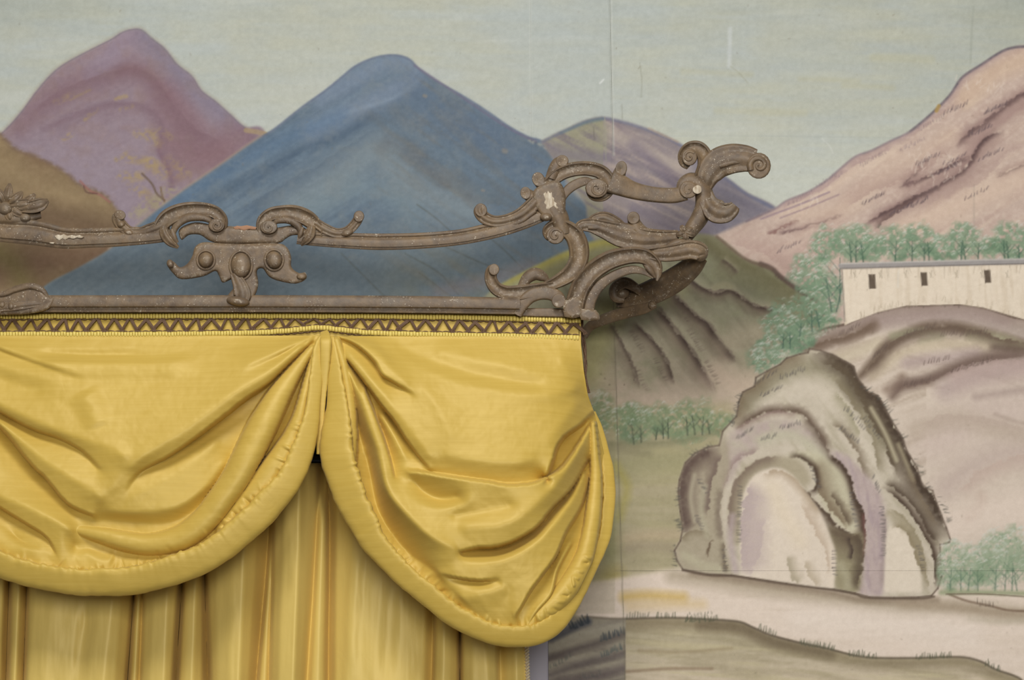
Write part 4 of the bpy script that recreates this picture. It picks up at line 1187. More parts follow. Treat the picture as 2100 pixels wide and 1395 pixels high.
    def build(s, name, mat, parent, Y0, gain=1.0):
        V = at_np(s.X, s.Y, Y0 - s.D * gain * MM)
        h, w = s.X.shape
        V = V.reshape(-1, 3)
        idx = np.arange(h * w).reshape(h, w)
        F = np.stack([idx[:-1, :-1], idx[1:, :-1], idx[1:, 1:], idx[:-1, 1:]], -1).reshape(-1, 4)
        o = mesh_np(name, V, F, mat, parent)
        md = o.modifiers.new('cloth_thickness', 'SOLIDIFY'); md.thickness = 0.0012; md.offset = 1.0
        return o

def roll(name, path, mat, parent, Y0, ns=28, flat=0.55, p=3.6, pucker=1.0, seed=3, n=20, tilt=0.0):
    """rolled hem: rows x, y, half width, depth of its axis (all photo pixels)"""
    P = spline(path, n)
    T = np.gradient(P[:, :2], axis=0); T /= np.linalg.norm(T, axis=1)[:, None] + 1e-9
    th = np.linspace(0, 2 * np.pi, ns, endpoint=False)
    c, s_ = np.cos(th), np.sin(th)
    cu = np.sign(c) * np.abs(c) ** (2 / p); sv = np.sign(s_) * np.abs(s_) ** (2 / p)
    seg = np.concatenate([[0], np.cumsum(np.hypot(np.diff(P[:, 0]), np.diff(P[:, 1])))])
    V = []
    for i, q in enumerate(P):
        nx, ny = -T[i, 1], T[i, 0]
        wob = 1 + pucker * (0.035 * np.sin(th * 1 + seg[i] / 23.0 + 1.7 * np.sin(seg[i] / 61)) + 0.05 * (vnoise(np.full(ns, seg[i] / 13.0), th * 1.3 + 30, seed) - 0.5) + 0.16 * np.clip(-c * np.sign(tilt or 1), 0, 1) * (vnoise(np.full(ns, seg[i] / 6.0), th * 0.8 + 60, seed + 1) - 0.5))
        u = cu * q[2] * wob
        v = sv * q[2] * flat * wob - tilt * u
        x = q[0] + nx * u; y = q[1] + ny * u
        V.append(at_np(x, y, Y0 - (1.2 * q[3] + v) * MM))
    V = np.array(V)
    m_, k_ = V.shape[:2]
    idx = np.arange(m_ * k_).reshape(m_, k_)
    nxt = np.roll(idx, -1, axis=1)
    F = np.stack([idx[:-1], nxt[:-1], nxt[1:], idx[1:]], -1).reshape(-1, 4).tolist()
    F += [idx[0].tolist()[::-1], idx[-1].tolist()]
    return mesh_np(name, V.reshape(-1, 3), F, mat, parent)

# ------------------------------------------------------------------ window casing and what is behind the curtain
m = NT('grey_paint')
m.b.inputs['Base Color'].default_value = (*lin((164, 158, 166)), 1)
m.b.inputs['Roughness'].default_value = 0.55
m.l(m.bump(m.noise(m.n('ShaderNodeTexCoord').outputs['Object'], 60), 0.1, 0.001), m.b.inputs['Normal'])
MAT_GREY = m.m
m = NT('dim_glass')
m.b.inputs['Base Color'].default_value = (0.02, 0.022, 0.026, 1)
m.b.inputs['Roughness'].default_value = 0.08
MAT_GLASS = m.m
m = NT('black_iron')
m.b.inputs['Base Color'].default_value = (0.07, 0.07, 0.08, 1)
m.b.inputs['Roughness'].default_value = 0.4
m.b.inputs['Metallic'].default_value = 0.6
MAT_IRON = m.m
XC0 = at(1040, 1395, YW)[0]
casing = boxes('trim_1', [(XC0, XWIN - 0.0005, YW - 0.012, YW + 0.1, ZB, ZHEAD), (XL, XWIN - 0.0005, YW - 0.012, YW + 0.1, ZHEAD - 0.04, ZHEAD)], MAT_GREY, bevel=0.003)
casing['kind'] = 'structure'
win = boxes('window_1', [(XL, XC0, YW + 0.06, YW + 0.065, ZB, ZHEAD - 0.04)], MAT_GLASS)
win['kind'] = 'structure'
boxes('window_frame', [(XC0 - 0.05, XC0, YW + 0.03, YW + 0.09, ZB, ZHEAD - 0.04), (XL, XC0, YW + 0.03, YW + 0.09, ZHEAD - 0.09, ZHEAD - 0.04), (XL + 0.5, XL + 0.55, YW + 0.03, YW + 0.09, ZB, ZHEAD - 0.09)], MAT_GREY, win, 0.002)

# ------------------------------------------------------------------ straight curtain under the valance
YC = 2.685
cur = root('silk_curtain', 'long yellow silk curtain falling in upright folds below the two swags', 'curtain')
C = Relief([(950, -260, 1074), (1100, -260, 1074), (1560, -320, 1086)], 1000, 60)
C.begin()
# upright crest and crease lines: x at y 1180, x at y 1395, depth
cl = [(-262, -284, 0), (-250, -272, 18), (-222, -240, 24), (-196, -214, 8), (-188, -206, -14), (-180, -198, 12), (-150, -168, 22), (-110, -130, 24), (-84, -102, 8), (-78, -96, -14), (-70, -90, 10), (-50, -68, 20), (-36, -52, 2), (-30, -46, -12), (-24, -40, 10), (-12, -28, 20), (8, 0, 14), (20, 13, -14), (27, 20, 12), (40, 30, 20), (52, 45, 2), (57, 49, -14), (60, 52, 14), (75, 60, 22), (110, 92, 25), (170, 150, 23), (205, 185, 25), (235, 212, 27), (250, 232, 20), (272, 255, 2), (277, 262, -16), (281, 268, 6), (288, 276, 12), (295, 287, -4), (299, 292, 14), (320, 308, 23), (345, 336, 26), (362, 350, 16), (370, 356, -8), (374, 362, -18), (379, 368, 6), (390, 380, 12), (403, 394, 14), (414, 414, 0), (421, 428, -20), (427, 434, 8), (445, 447, 20), (480, 472, 29), (500, 490, 30), (520, 508, 14), (541, 522, -8), (546, 526, -14), (549, 532, 4), (553, 545, 6), (557, 552, -6), (560, 556, 16), (580, 572, 31), (610, 602, 36), (625, 615, 22), (640, 624, 6), (643, 629, -3), (652, 641, 11), (660, 653, 12), (668, 665, 4), (673, 672, -14), (690, 688, 0), (720, 712, 11), (760, 752, 13), (800, 795, 14), (840, 835, 9), (875, 868, 2), (893, 887, -10), (897, 892, 10), (912, 908, 19), (925, 922, 14), (939, 939, 2), (943.5, 943.5, -22), (948, 948, 12), (965, 968, 22), (990, 1000, 25), (1010, 1018, 16), (1021, 1024, -5), (1035, 1040, 4), (1055, 1060, 11), (1070, 1076, 4)]
for (xa, xb, z) in cl:
    z = z * 2.0 if z < -7 else z
    sl = (xb - xa) / 215.0
    w1 = rng.normal() * 0.8
    C.crest([(xa - 320 * sl * 0.6, 862, z), (xa - 180 * sl * 0.8, 1000, z), (xa + w1, 1180, z), ((xa + xb) / 2, 1290, z), (xb, 1395, z), (xb + 165 * sl, 1558, z)])
C.solve(levels=6, its=120)
for (pts, h, w) in (([(178, 1240), (172, 1310), (165, 1395)], -4, 24), ([(735, 1100), (725, 1250), (720, 1400)], 3, 22), ([(805, 1180), (798, 1290), (792, 1400)], -4, 26), ([(660, 1130), (700, 1150), (740, 1165), (770, 1180)], -3, 9), ([(560, 1200), (580, 1195), (600, 1180)], -3, 8), ([(500, 1140), (495, 1155), (505, 1165)], 3, 8), ([(170, 1255), (182, 1275), (202, 1270)], -4, 12), ([(575, 1030), (600, 1045), (618, 1040)], 4, 9), ([(575, 1065), (600, 1082), (622, 1072)], 4, 9), ([(570, 1120), (598, 1130), (615, 1115)], -3, 9), ([(590, 1190), (610, 1185), (624, 1192)], 3, 8)):
    C.ridge(pts, h, w)
C.ridge([(664, 930), (664, 980), (667, 1050)], -30, 18, 18, (0, 0.4))
C.smooth(16)
C.D += 1.8 * (fbm(C.X / 22, C.Y / 160, 301, 3) - 0.5) + 1.6 * (fbm(C.X / 30, C.Y / 40, 303, 3) - 0.5)
C.smooth(1)
C.build('cloth', MAT_SILK_V, cur, YC, 1.55)
m = NT('cream_cord')
tc = m.n('ShaderNodeTexCoord').outputs['Object']
m.l(m.ramp(m.noise(tc, 400), [(0.3, lin((196, 176, 138))), (0.7, lin((228, 214, 184)))]), m.b.inputs['Base Color'])
m.b.inputs['Roughness'].default_value = 0.8
MAT_CREAM = m.m
def twisted_cord(name, pts, r, mat, parent, pitch=8.0, strands=2, n=30):
    """two-ply cord: rows x, y, Y"""
    V, F = [], []
    P = spline(pts, n)
    seg = np.concatenate([[0], np.cumsum(np.hypot(np.diff(P[:, 0]), np.diff(P[:, 1])))])
    for s_ in range(strands):
        base = len(V)
        for q, L in zip(P, seg):
            a = 2 * np.pi * (L / (pitch * strands) + s_ / strands)
            ox, od = 0.55 * r * math.cos(a), 0.55 * r * math.sin(a)
            for k in range(7):
                b = 2 * np.pi * k / 7
                V.append(at(q[0] + ox + 0.62 * r * math.cos(b), q[1], q[2] - (od + 0.62 * r * math.sin(b)) * MM))
        m_ = len(P)
        for i in range(m_ - 1):
            for k in range(7):
                F.append((base + i * 7 + k, base + i * 7 + (k + 1) % 7, base + (i + 1) * 7 + (k + 1) % 7, base + (i + 1) * 7 + k))
    return mesh_np(name, V, F, mat, parent)
co = twisted_cord('edge_cord', [(1079, 1290, YC - 0.008), (1080.5, 1340, YC - 0.008), (1082.5, 1395, YC - 0.008), (1089, 1540, YC - 0.008)], 4.6, MAT_CREAM, cur, 6.5, 2, 60)
co['label'] = 'cream twisted cord along the curtain edge'
rod = root('curtain_rod', 'thin black curtain rod glimpsed in the dark gap between the swags', 'rod')
V, F = [], []
def pole(name, x0, x1, y, Y, r, mat, parent):
    A, B = Vector(at(x0, y, Y)), Vector(at(x1, y, Y)); B.z = A.z
    bm = bmesh.new()
    bmesh.ops.create_cone(bm, cap_ends=True, segments=16, radius1=r, radius2=r, depth=(B - A).length)
    for v in bm.verts:
        v.co = Vector((v.co.z, v.co.x, v.co.y)) + (A + B) / 2
    me = bpy.data.meshes.new(name); bm.to_mesh(me); bm.free()
    me.materials.append(mat)
    o = bpy.data.objects.new(name, me); COL.objects.link(o); o.parent = parent
    return o
pole('pole', -250, 1060, 938, 2.787, 0.010, MAT_IRON, rod)
for x in (-150, 646, 1030):
    q = at(x, 938, 2.787)
    boxes('bracket', [(q[0] - 0.008, q[0] + 0.008, 2.797, YW - 0.012, q[2] - 0.006, q[2] + 0.006)], MAT_IRON, rod, 0.001)

# ------------------------------------------------------------------ valance: board, two swags, rolled hems
val = root('swag_valance', 'yellow silk swag valance draped in two scoops under the carved cornice', 'valance')
m = NT('pine_board')
tc = m.n('ShaderNodeTexCoord').outputs['Object']
m.l(m.ramp(m.noise(m.mapping(tc, (4, 40, 40)), 1.0), [(0.3, (0.16, 0.11, 0.07)), (0.7, (0.25, 0.18, 0.11))]), m.b.inputs['Base Color'])
m.b.inputs['Roughness'].default_value = 0.8
MAT_BOARD = m.m
XPR = at(1188, 670, YP)[0]            # right end of the pelmet board
XPL = at(-285, 670, YP)[0]
ZP0, ZP1 = at(1050, 780, YP)[2], at(1050, 634, YP)[2]
boxes('pelmet_board', [(XPL, XPR - 0.002, YP + 0.004, YP + 0.02, ZP0, ZP1 - 0.002), (XPL, XPR - 0.002, YP + 0.02, YW - 0.003, ZP1 - 0.018, ZP1 - 0.002), (XPR - 0.018, XPR - 0.002, YP + 0.02, YW - 0.003, ZP0, ZP1 - 0.018)], MAT_BOARD, val)
# flat silk facing round the board
boxes('facing', [(XPL, XPR, YP - 0.001, YP + 0.003, ZP0 + 0.01, ZP1), (XPR - 0.001, XPR + 0.003, YP - 0.001, YW - 0.004, ZP0 + 0.01, ZP1)], MAT_SILK, val)

def puckers(Rf, hem, sgn, i0, i1, seed):
    """short gathers where the cloth is caught into the rolled hem"""
    r_ = np.random.default_rng(seed)
    P = spline(hem, 10)
    T = np.gradient(P[:, :2], axis=0); T /= np.linalg.norm(T, axis=1)[:, None]
    L = np.concatenate([[0], np.cumsum(np.hypot(np.diff(P[:, 0]), np.diff(P[:, 1])))])
    t = L[-1] * i0
    while t < L[-1] * i1:
        k = int(np.searchsorted(L, t))
        nx, ny = -T[k, 1] * sgn, T[k, 0] * sgn
        w = P[k, 2] * 0.8
        ln = 10 + 26 * r_.random() ** 2
        sk = r_.normal() * 0.35
        a = (P[k, 0] + nx * w, P[k, 1] + ny * w)
        b = (a[0] + (nx + T[k, 0] * sk) * ln, a[1] + (ny + T[k, 1] * sk) * ln)
        Rf.ridge([a, ((a[0] + b[0]) / 2, (a[1] + b[1]) / 2), b], (2.2 if r_.random() < 0.5 else -2.4) * (0.5 + r_.random()), 3.5 + 3 * r_.random(), e=(0.0, 0.8))
        t += 9 + 16 * r_.random()

HEM_R = [(676, 692, 9, 16), (682, 730, 13, 24), (687, 780, 16, 30), (693, 840, 24, 34), (691, 895, 33, 36), (692, 940, 35, 38), (706, 988, 34, 40), (725, 1032, 33, 42), (746, 1076, 30, 44), (769, 1113, 27, 46), (797, 1148, 24, 48), (832, 1184, 23, 50), (880, 1222, 23, 52), (930, 1261, 23, 52), (984, 1291, 22, 52), (1038, 1305, 22, 52), (1090, 1304, 22, 50), (1131, 1285, 21, 44), (1160, 1254, 19, 34), (1186, 1212, 17, 20), (1211, 1165, 14, 4), (1230, 1128, 12, -12), (1243, 1088, 12, -26), (1249, 1022, 13, -42), (1247, 965, 12, -54), (1239, 925, 10, -62), (1228, 880, 8, -68), (1216, 845, 5, -72)]
HEM_L = [(664, 692, 10, 20), (655, 720, 13, 26), (649, 770, 14, 32), (644, 820, 14, 36), (637, 870, 18, 40), (622, 920, 24, 42), (601, 970, 26, 44), (572, 1012, 29, 46), (540, 1046, 31, 48), (505, 1080, 31, 50), (462, 1116, 30, 52), (415, 1146, 30, 52), (355, 1170, 31, 52), (295, 1187, 30, 52), (220, 1195, 28, 52), (150, 1193, 27, 52), (85, 1184, 26, 52), (35, 1170, 26, 52), (0, 1156, 26, 52), (-60, 1120, 27, 50), (-115, 1070, 27, 48), (-160, 1010, 25, 44), (-195, 940, 20, 40), (-215, 860, 14, 34), (-225, 780, 12, 28), (-230, 700, 9, 18)]
# --- right swag
Rr = Relief([(690, 672, 1190.5), (700, 672, 1191), (760, 678, 1197), (810, 685, 1205), (850, 692, 1219), (900, 692, 1231), (935, 692, 1239), (985, 704, 1246), (1030, 724, 1247), (1075, 745, 1243), (1112, 768, 1234), (1148, 796, 1216), (1182, 830, 1200), (1213, 868, 1185), (1245, 905, 1165), (1275, 950, 1138), (1293, 985, 1115), (1302, 1010, 1095)], 330, 340)
Rr.begin()
Rr.rim('t', 2)
Rr.rim('b', 52)
Rr.rim('l', [(686, 14), (760, 26), (840, 34), (940, 34), (1032, 34), (1113, 38), (1184, 44), (1261, 50), (1302, 52)])
Rr.rim('r', [(686, 4), (760, -2), (810, -14), (850, -40), (925, -62), (1022, -46), (1088, -28), (1128, -12), (1165, 6), (1212, 24), (1254, 38), (1302, 50)])
K, Fd = Rr.crest, Rr.fold
K([(771, 704, 16), (800, 724, 24), (861, 755, 36), (950, 787, 46), (1056, 808, 50), (1130, 808, 44), (1180, 796, 20)])
K([(815, 708, 8), (870, 736, 20), (960, 764, 29), (1050, 782, 33), (1110, 790, 33)])
K([(900, 722, 20), (990, 742, 30), (1080, 762, 34), (1150, 770, 24)])
K([(1150, 735, 18), (1166, 768, 18), (1185, 785, 8)])
K([(872, 800, 56), (905, 850, 66), (925, 895, 72)])
K([(915, 932, 74), (980, 946, 77), (1050, 950, 74), (1095, 940, 66)])
K([(985, 860, 60), (1040, 880, 62)])
K([(1180, 830, 22), (1150, 870, 44), (1120, 910, 58)])
Fd([(690, 690, 18, 6), (728, 706, 32, 12), (765, 738, 46, 22), (783, 768, 54, 30), (801, 780, 55, 36), (848, 808, 57, 52)], -1)
K([(740, 700, 30), (775, 725, 42), (800, 755, 52), (835, 790, 57)])
K([(712, 722, 26), (735, 748, 38), (765, 785, 50), (800, 830, 58), (830, 868, 64), (858, 905, 70), (885, 938, 72)])
Fd([(700, 728, 20, 0), (720, 748, 32, 0), (748, 784, 43, 4), (781, 829, 51, 10), (811, 867, 57, 18), (837, 907, 62, 30), (866, 944, 64, 48), (882, 962, 66, 60)], -1)
Fd([(1218, 842, -22, -34), (1190, 872, 12, -26), (1158, 895, 38, -22), (1142, 918, 50, -14), (1134, 945, 58, -4), (1118, 985, 60, 40)], 1)
Fd([(838, 966, 66, 54), (870, 968, 74, 54), (901, 974, 80, 58), (960, 983, 84, 60), (1006, 989, 86, 60), (1030, 994, 86, 58), (1070, 994, 84, 54), (1099, 989, 80, 44), (1130, 974, 70, 6), (1153, 958, 54, -6), (1178, 925, 30, -12), (1208, 875, -12, -30)], 1)
K([(942, 1091, 82), (960, 1081, 88), (1030, 1077, 92), (1080, 1050, 88), (1125, 1008, 76), (1165, 958, 52), (1200, 905, 4)])
K([(930, 1060, 72), (985, 1050, 74), (1050, 1036, 76)])
K([(850, 985, 52), (870, 1012, 50), (905, 1026, 52), (945, 1020, 62)])
K([(812, 985, 60), (832, 1012, 68), (868, 1036, 74), (920, 1042, 78), (958, 1030, 82), (966, 1008, 82)])
Fd([(1204, 945, -10, -44), (1171, 1002, 36, -18), (1131, 1044, 62, 10), (1101, 1081, 74, 26), (1060, 1107, 80, 32), (1020, 1121, 82, 38), (980, 1124, 82, 46), (944, 1132, 80, 62)], 1)
K([(941, 1152, 76), (975, 1154, 78), (1020, 1150, 80), (1062, 1134, 80), (1105, 1104, 74), (1140, 1064, 58), (1170, 1022, 34), (1196, 970, -4)])
Fd([(1207, 985, -18, -50), (1191, 1040, 14, -28), (1161, 1091, 46, 2), (1139, 1141, 62, 22), (1111, 1181, 70, 36), (1088, 1212, 72, 44), (1070, 1243, 70, 52), (1056, 1266, 66, 56)], 1)
Fd([(1172, 1115, 16, 6), (1143, 1171, 46, 28), (1131, 1219, 54, 38), (1101, 1255, 60, 46), (1083, 1284, 56, 52)], 1)
K([(774, 920, 58), (786, 980, 68), (798, 1014, 74), (827, 1048, 82), (871, 1091, 88), (905, 1112, 88), (935, 1128, 84)])
K([(754, 930, -6), (766, 985, -12), (773, 1035, -8), (790, 1072, 2), (811, 1103, 14), (843, 1138, 30), (893, 1172, 54)])
K([(712, 752, 36), (735, 810, 46), (755, 870, 54), (774, 920, 60)])
Fd([(748, 800, 42, 8), (769, 851, 50, 10), (794, 921, 56, 24), (808, 978, 62, 48)], 1)
K([(781, 850, 38), (811, 900, 46), (831, 940, 54)])
K([(706, 770, 2), (722, 830, -6), (736, 880, -8), (750, 920, -6)])
Fd([(905, 1178, 70, 66), (930, 1184, 75, 62), (980, 1191, 77, 60), (1024, 1188, 74, 68)], -1)
K([(950, 1228, 70), (985, 1216, 76), (1035, 1205, 74)])
K([(1000, 1255, 66), (1030, 1235, 66), (1050, 1200, 72)])
Rr.solve()
Rr.smooth(2)
Rr.relax(24)
Rr.tube([(690, 700, 8, 24), (706, 760, 10, 30), (716, 830, 13, 36), (718, 900, 15, 38), (716, 950, 14, 36)], 0.9)
Rr.tube([(1216, 870, 5, -8), (1220, 940, 9, -12), (1222, 985, 12, -8), (1218, 1040, 15, 2), (1211, 1090, 16, 12), (1199, 1140, 18, 26), (1178, 1185, 21, 40), (1148, 1226, 21, 52), (1112, 1260, 17, 58), (1085, 1282, 10, 56)], 0.8)
puckers(Rr, HEM_R, -1, 0.33, 0.78, 41)
Rr.D += 2.0 * (fbm(Rr.X / 40, Rr.Y / 34, 311, 3) - 0.5) + 0.4 * (fbm(Rr.X / 10, Rr.Y / 14, 315, 2) - 0.5)
Rr.smooth(2)
sw = Rr.build('swag', MAT_SILK, val, YP - 0.002, 1.2)
roll('rolled_hem', HEM_R, MAT_SILK, val, YP - 0.002, pucker=1.0, tilt=0.32)

# --- left swag
Lr = Relief([(689, -235, 660), (700, -235, 658), (780, -232, 650), (850, -225, 640), (900, -212, 634), (940, -195, 614), (990, -165, 590), (1030, -132, 556), (1068, -95, 520), (1110, -48, 474), (1140, -5, 418), (1165, 40, 372), (1185, 95, 320), (1195, 140, 280)], 480, 300)
Lr.begin()
Lr.rim('t', 2)
Lr.rim('b', 50)
Lr.rim('r', [(686, 14), (770, 26), (870, 34), (970, 36), (1046, 40), (1116, 46), (1170, 50), (1195, 50)])
Lr.rim('l', [(686, 12), (770, 24), (870, 34), (970, 36), (1070, 42), (1195, 50)])
K, Fd = Lr.crest, Lr.fold
Fd([(-60, 690, 10, 4), (0, 716, 22, 13), (50, 735, 28, 20), (110, 755, 33, 27), (165, 774, 34, 33)], -1)
K([(-20, 745, 28), (40, 762, 34), (110, 780, 38), (175, 792, 40)])
K([(-10, 770, 26), (30, 788, 30), (80, 800, 36)])
K([(258, 905, 66), (257, 932, 75)])
K([(-40, 812, 42), (0, 830, 48), (60, 858, 56), (120, 884, 62), (180, 903, 68), (231, 920, 73), (257, 938, 77)])
Fd([(-60, 806, 34, 4), (0, 845, 42, 12), (70, 881, 50, 26), (120, 898, 55, 36), (170, 925, 60, 46), (205, 962, 64, 56)], -1)
K([(0, 868, 42), (30, 893, 46), (70, 928, 54), (110, 957, 62), (150, 982, 68), (195, 1010, 70), (208, 1022, 68)])
Fd([(-40, 835, 26, -10), (0, 875, 36, -6), (26, 904, 40, -2), (52, 937, 46, 4), (74, 962, 50, 8), (90, 976, 52, 12), (112, 1002, 56, 20), (128, 1022, 58, 28), (150, 1040, 58, 34), (193, 1058, 56, 44)], -1)
K([(242, 978, 68), (226, 1004, 66)])
K([(640, 690, 18), (600, 722, 36), (560, 760, 48), (480, 808, 60), (400, 868, 68), (340, 906, 73), (290, 938, 75), (268, 958, 72)])
Fd([(641, 699, 16, 4), (601, 738, 30, 4), (551, 786, 42, 6), (500, 821, 50, 10), (450, 861, 56, 16), (400, 899, 60, 26), (345, 936, 62, 38), (291, 964, 62, 48), (271, 984, 62, 54), (258, 1006, 61, 57)], 1)
Fd([(649, 688, 12, 8), (601, 712, 28, 18), (551, 736, 37, 30), (507, 754, 44, 41)], 1)
K([(440, 912, 34), (380, 958, 46), (315, 998, 55), (272, 1020, 58)])
K([(462, 950, 30), (420, 1000, 42), (370, 1036, 50), (310, 1050, 54), (250, 1052, 54), (205, 1044, 54)])
K([(185, 1064, 44), (221, 1064, 38), (271, 1066, 36), (321, 1074, 34), (370, 1064, 30), (410, 1037, 26), (450, 985, 20), (485, 925, 14)])
K([(-40, 1000, 42), (0, 1018, 50), (60, 1042, 57), (120, 1072, 62), (145, 1086, 60)])
Fd([(-60, 1000, 34, 6), (0, 1040, 44, 18), (50, 1071, 50, 28), (96, 1101, 54, 38), (114, 1132, 52, 46)], -1)
K([(30, 1100, 30), (60, 1120, 42), (90, 1118, 46)])
K([(25, 1140, 52), (55, 1124, 54), (95, 1132, 50), (106, 1154, 50)])
K([(130, 1092, 58), (122, 1120, 54), (110, 1156, 50)])
K([(150, 1120, 36), (230, 1138, 34), (320, 1140, 40)])
K([(160, 1150, 50), (178, 1134, 46), (200, 1146, 48), (222, 1150, 46), (232, 1138, 42)])
# folds that mirror these beyond the picture edge
Fd([(-210, 700, 16, 4), (-180, 760, 34, 8), (-130, 830, 44, 14), (-80, 880, 50, 26), (-60, 900, 50, 40)], -1)
Fd([(-205, 760, 20, 4), (-180, 850, 36, 10), (-130, 930, 46, 18), (-80, 985, 46, 30)], -1)
K([(638, 740, 2), (614, 796, -8), (590, 850, -6), (563, 905, 2), (535, 955, 12), (505, 1005, 22), (470, 1055, 36)])
K([(643, 760, 6), (633, 815, 0), (624, 865, 4), (606, 912, 18)])
Lr.solve()
Lr.smooth(2)
Lr.relax(30)
# shelf fold = continuation of the big right pleat
Lr.tube([(640, 714, 6, 22), (612, 752, 13, 34), (578, 802, 22, 46), (550, 852, 28, 56), (524, 902, 30, 62), (500, 950, 29, 66), (478, 990, 28, 66), (448, 1032, 27, 66), (420, 1066, 26, 64), (385, 1096, 26, 62), (345, 1112, 24, 60), (300, 1117, 21, 58), (255, 1110, 19, 56), (210, 1099, 15, 53), (170, 1090, 10, 48), (145, 1085, 5, 44)], 0.85)
Lr.tube([(646, 722, 5, 20), (636, 760, 7, 28), (624, 810, 9, 36), (614, 852, 12, 42), (600, 890, 16, 46), (580, 930, 22, 50), (552, 970, 24, 54), (520, 1010, 22, 54), (490, 1042, 19, 52), (464, 1070, 12, 48), (450, 1086, 7, 46)], 0.8)
Lr.ridge([(40, 742), (160, 748), (300, 750), (420, 738)], 5, 22, 40)
Lr.ridge([(60, 726), (180, 729), (310, 727)], -3, 16, 16)
Lr.ridge([(170, 800), (190, 840), (205, 880)], 4, 40)
puckers(Lr, HEM_L, 1, 0.12, 0.72, 43)
Lr.D += 2.0 * (fbm(Lr.X / 40, Lr.Y / 34, 321, 3) - 0.5) + 0.4 * (fbm(Lr.X / 10, Lr.Y / 14, 325, 2) - 0.5)
Lr.smooth(2)
Lr.build('swag', MAT_SILK, val, YP - 0.002, 1.2)
roll('rolled_hem', HEM_L, MAT_SILK, val, YP - 0.002, pucker=1.0, seed=5, tilt=-0.32)
# gathered knot at the top
roll('gather', [(664, 679, 7, 8), (666, 686, 10, 20), (668, 700, 12, 30), (667, 730, 11, 32), (664, 780, 9, 30), (659, 840, 8, 28), (656, 890, 7, 26), (652, 932, 3, 22)], MAT_SILK, val, YP - 0.002, ns=16, pucker=0.6)

# ------------------------------------------------------------------ braid along the top of the valance
m = NT('brown_thread')
tc = m.n('ShaderNodeTexCoord').outputs['Object']
m.l(m.ramp(m.noise(tc, 700), [(0.3, lin((82, 58, 40))), (0.7, lin((124, 94, 68)))]), m.b.inputs['Base Color'])
m.b.inputs['Roughness'].default_value = 0.6
MAT_BROWN = m.m
m = NT('yellow_gimp')
tc = m.n('ShaderNodeTexCoord').outputs['Object']
m.l(m.ramp(m.noise(tc, 500), [(0.3, lin((214, 186, 82))), (0.7, lin((240, 218, 124)))]), m.b.inputs['Base Color'])
m.b.inputs['Roughness'].default_value = 0.45
MAT_GIMP = m.m
YB = YP - 0.0025
TOPC = [(-280, 650), (0, 649), (400, 648), (780, 649), (940, 651), (1100, 655), (1187, 657.5)]
BOTC = [(-280, 688), (0, 686), (300, 686), (480, 684), (560, 681), (620, 675.5), (660, 672.5), (720, 679), (780, 684), (950, 688), (1100, 691), (1187, 693.5)]
def yline(pts, x):
    P = spline(pts, 12)
    return np.interp(x, P[:, 0], P[:, 1])

def tube_np(P, r, ns=6):
    """tube through 3-D points"""
    P = np.asarray(P, float)
    T = np.gradient(P, axis=0); T /= np.linalg.norm(T, axis=1)[:, None] + 1e-12
    up = np.array([0, 1.0, 0])
    A = np.cross(T, up); A /= np.linalg.norm(A, axis=1)[:, None] + 1e-12
    B = np.cross(T, A)
    th = np.linspace(0, 2 * np.pi, ns, endpoint=False)
    r = np.broadcast_to(np.asarray(r, float), (len(P),))
    V = P[:, None] + r[:, None, None] * (A[:, None] * np.cos(th)[None, :, None] + B[:, None] * np.sin(th)[None, :, None])
    n = len(P)
    idx = np.arange(n * ns).reshape(n, ns); nx = np.roll(idx, -1, 1)
    F = np.stack([idx[:-1], nx[:-1], nx[1:], idx[1:]], -1).reshape(-1, 4).tolist()
    F += [idx[0].tolist(), idx[-1].tolist()[::-1]]
    return V.reshape(-1, 3), F

class MB:
    def __init__(s): s.V, s.F, s.n = [], [], 0
    def add(s, V, F):
        V = np.asarray(V, float).reshape(-1, 3)
        s.F += [tuple(int(i) + s.n for i in f) for f in F]
        s.V.append(V); s.n += len(V)
    def build(s, name, mat, parent, smooth=True, crisp=0):
        return mesh_np(name, np.vstack(s.V), s.F, mat, parent, smooth, crisp)

mb = MB()
for pts, sgn in ((TOPC, 1), (BOTC, -1), (BOTC, 1)):
    xs = np.arange(-275, 1188, 1.6)
    ph = rng.random() * 9
    ys = yline(pts, xs) + sgn * (6.2 + 1.7 * np.abs(np.sin(np.pi * xs / 14.0 + ph)) - 0.6) + 0.5 * np.sin(xs / 19.0)
    dp = 0.8 + 1.6 * np.abs(np.sin(np.pi * xs / 14.0 + ph))
    P = at_np(xs, ys, YB - dp * MM)
    mb.add(*tube_np(P, 1.15 * MM, 5))
braid = mb.build('braid_trim', MAT_BROWN, val)
braid['label'] = 'brown and yellow openwork braid along the valance top'
bx_rib = [(-1, -1), (-0.6, -1.0), (0.6, -1), (1, -1)]
for pts in (TOPC, BOTC):
    mb = MB()
    x = -274.0
    while x < 1187:
        w = 5.4 + rng.random() * 1.4
        yc = float(yline(pts, x + w / 2)) + rng.normal() * 0.35
        # one rib of gimp: a rounded bar wrapped over the core
        ring = []
        for yy, dz in ((-5.6, 0.2), (-5.4, 4.0), (-3.6, 6.4), (0, 7.4), (3.6, 6.4), (5.4, 4.0), (5.6, 0.2)):
            ring.append([at(x + q * (w - 0.7), yc + yy, YB - (dz * (1 - 0.35 * abs(2 * q - 1) ** 2)) * MM) for q in (0, 0.25, 0.75, 1)])
        V = np.array(ring).reshape(-1, 3)
        F = [(i * 4 + k, (i + 1) * 4 + k, (i + 1) * 4 + k + 1, i * 4 + k + 1) for i in range(6) for k in range(3)]
        mb.add(V, F)
        x += w
    o = mb.build('edge_cord', MAT_GIMP, braid)
    o['kind'] = 'stuff'
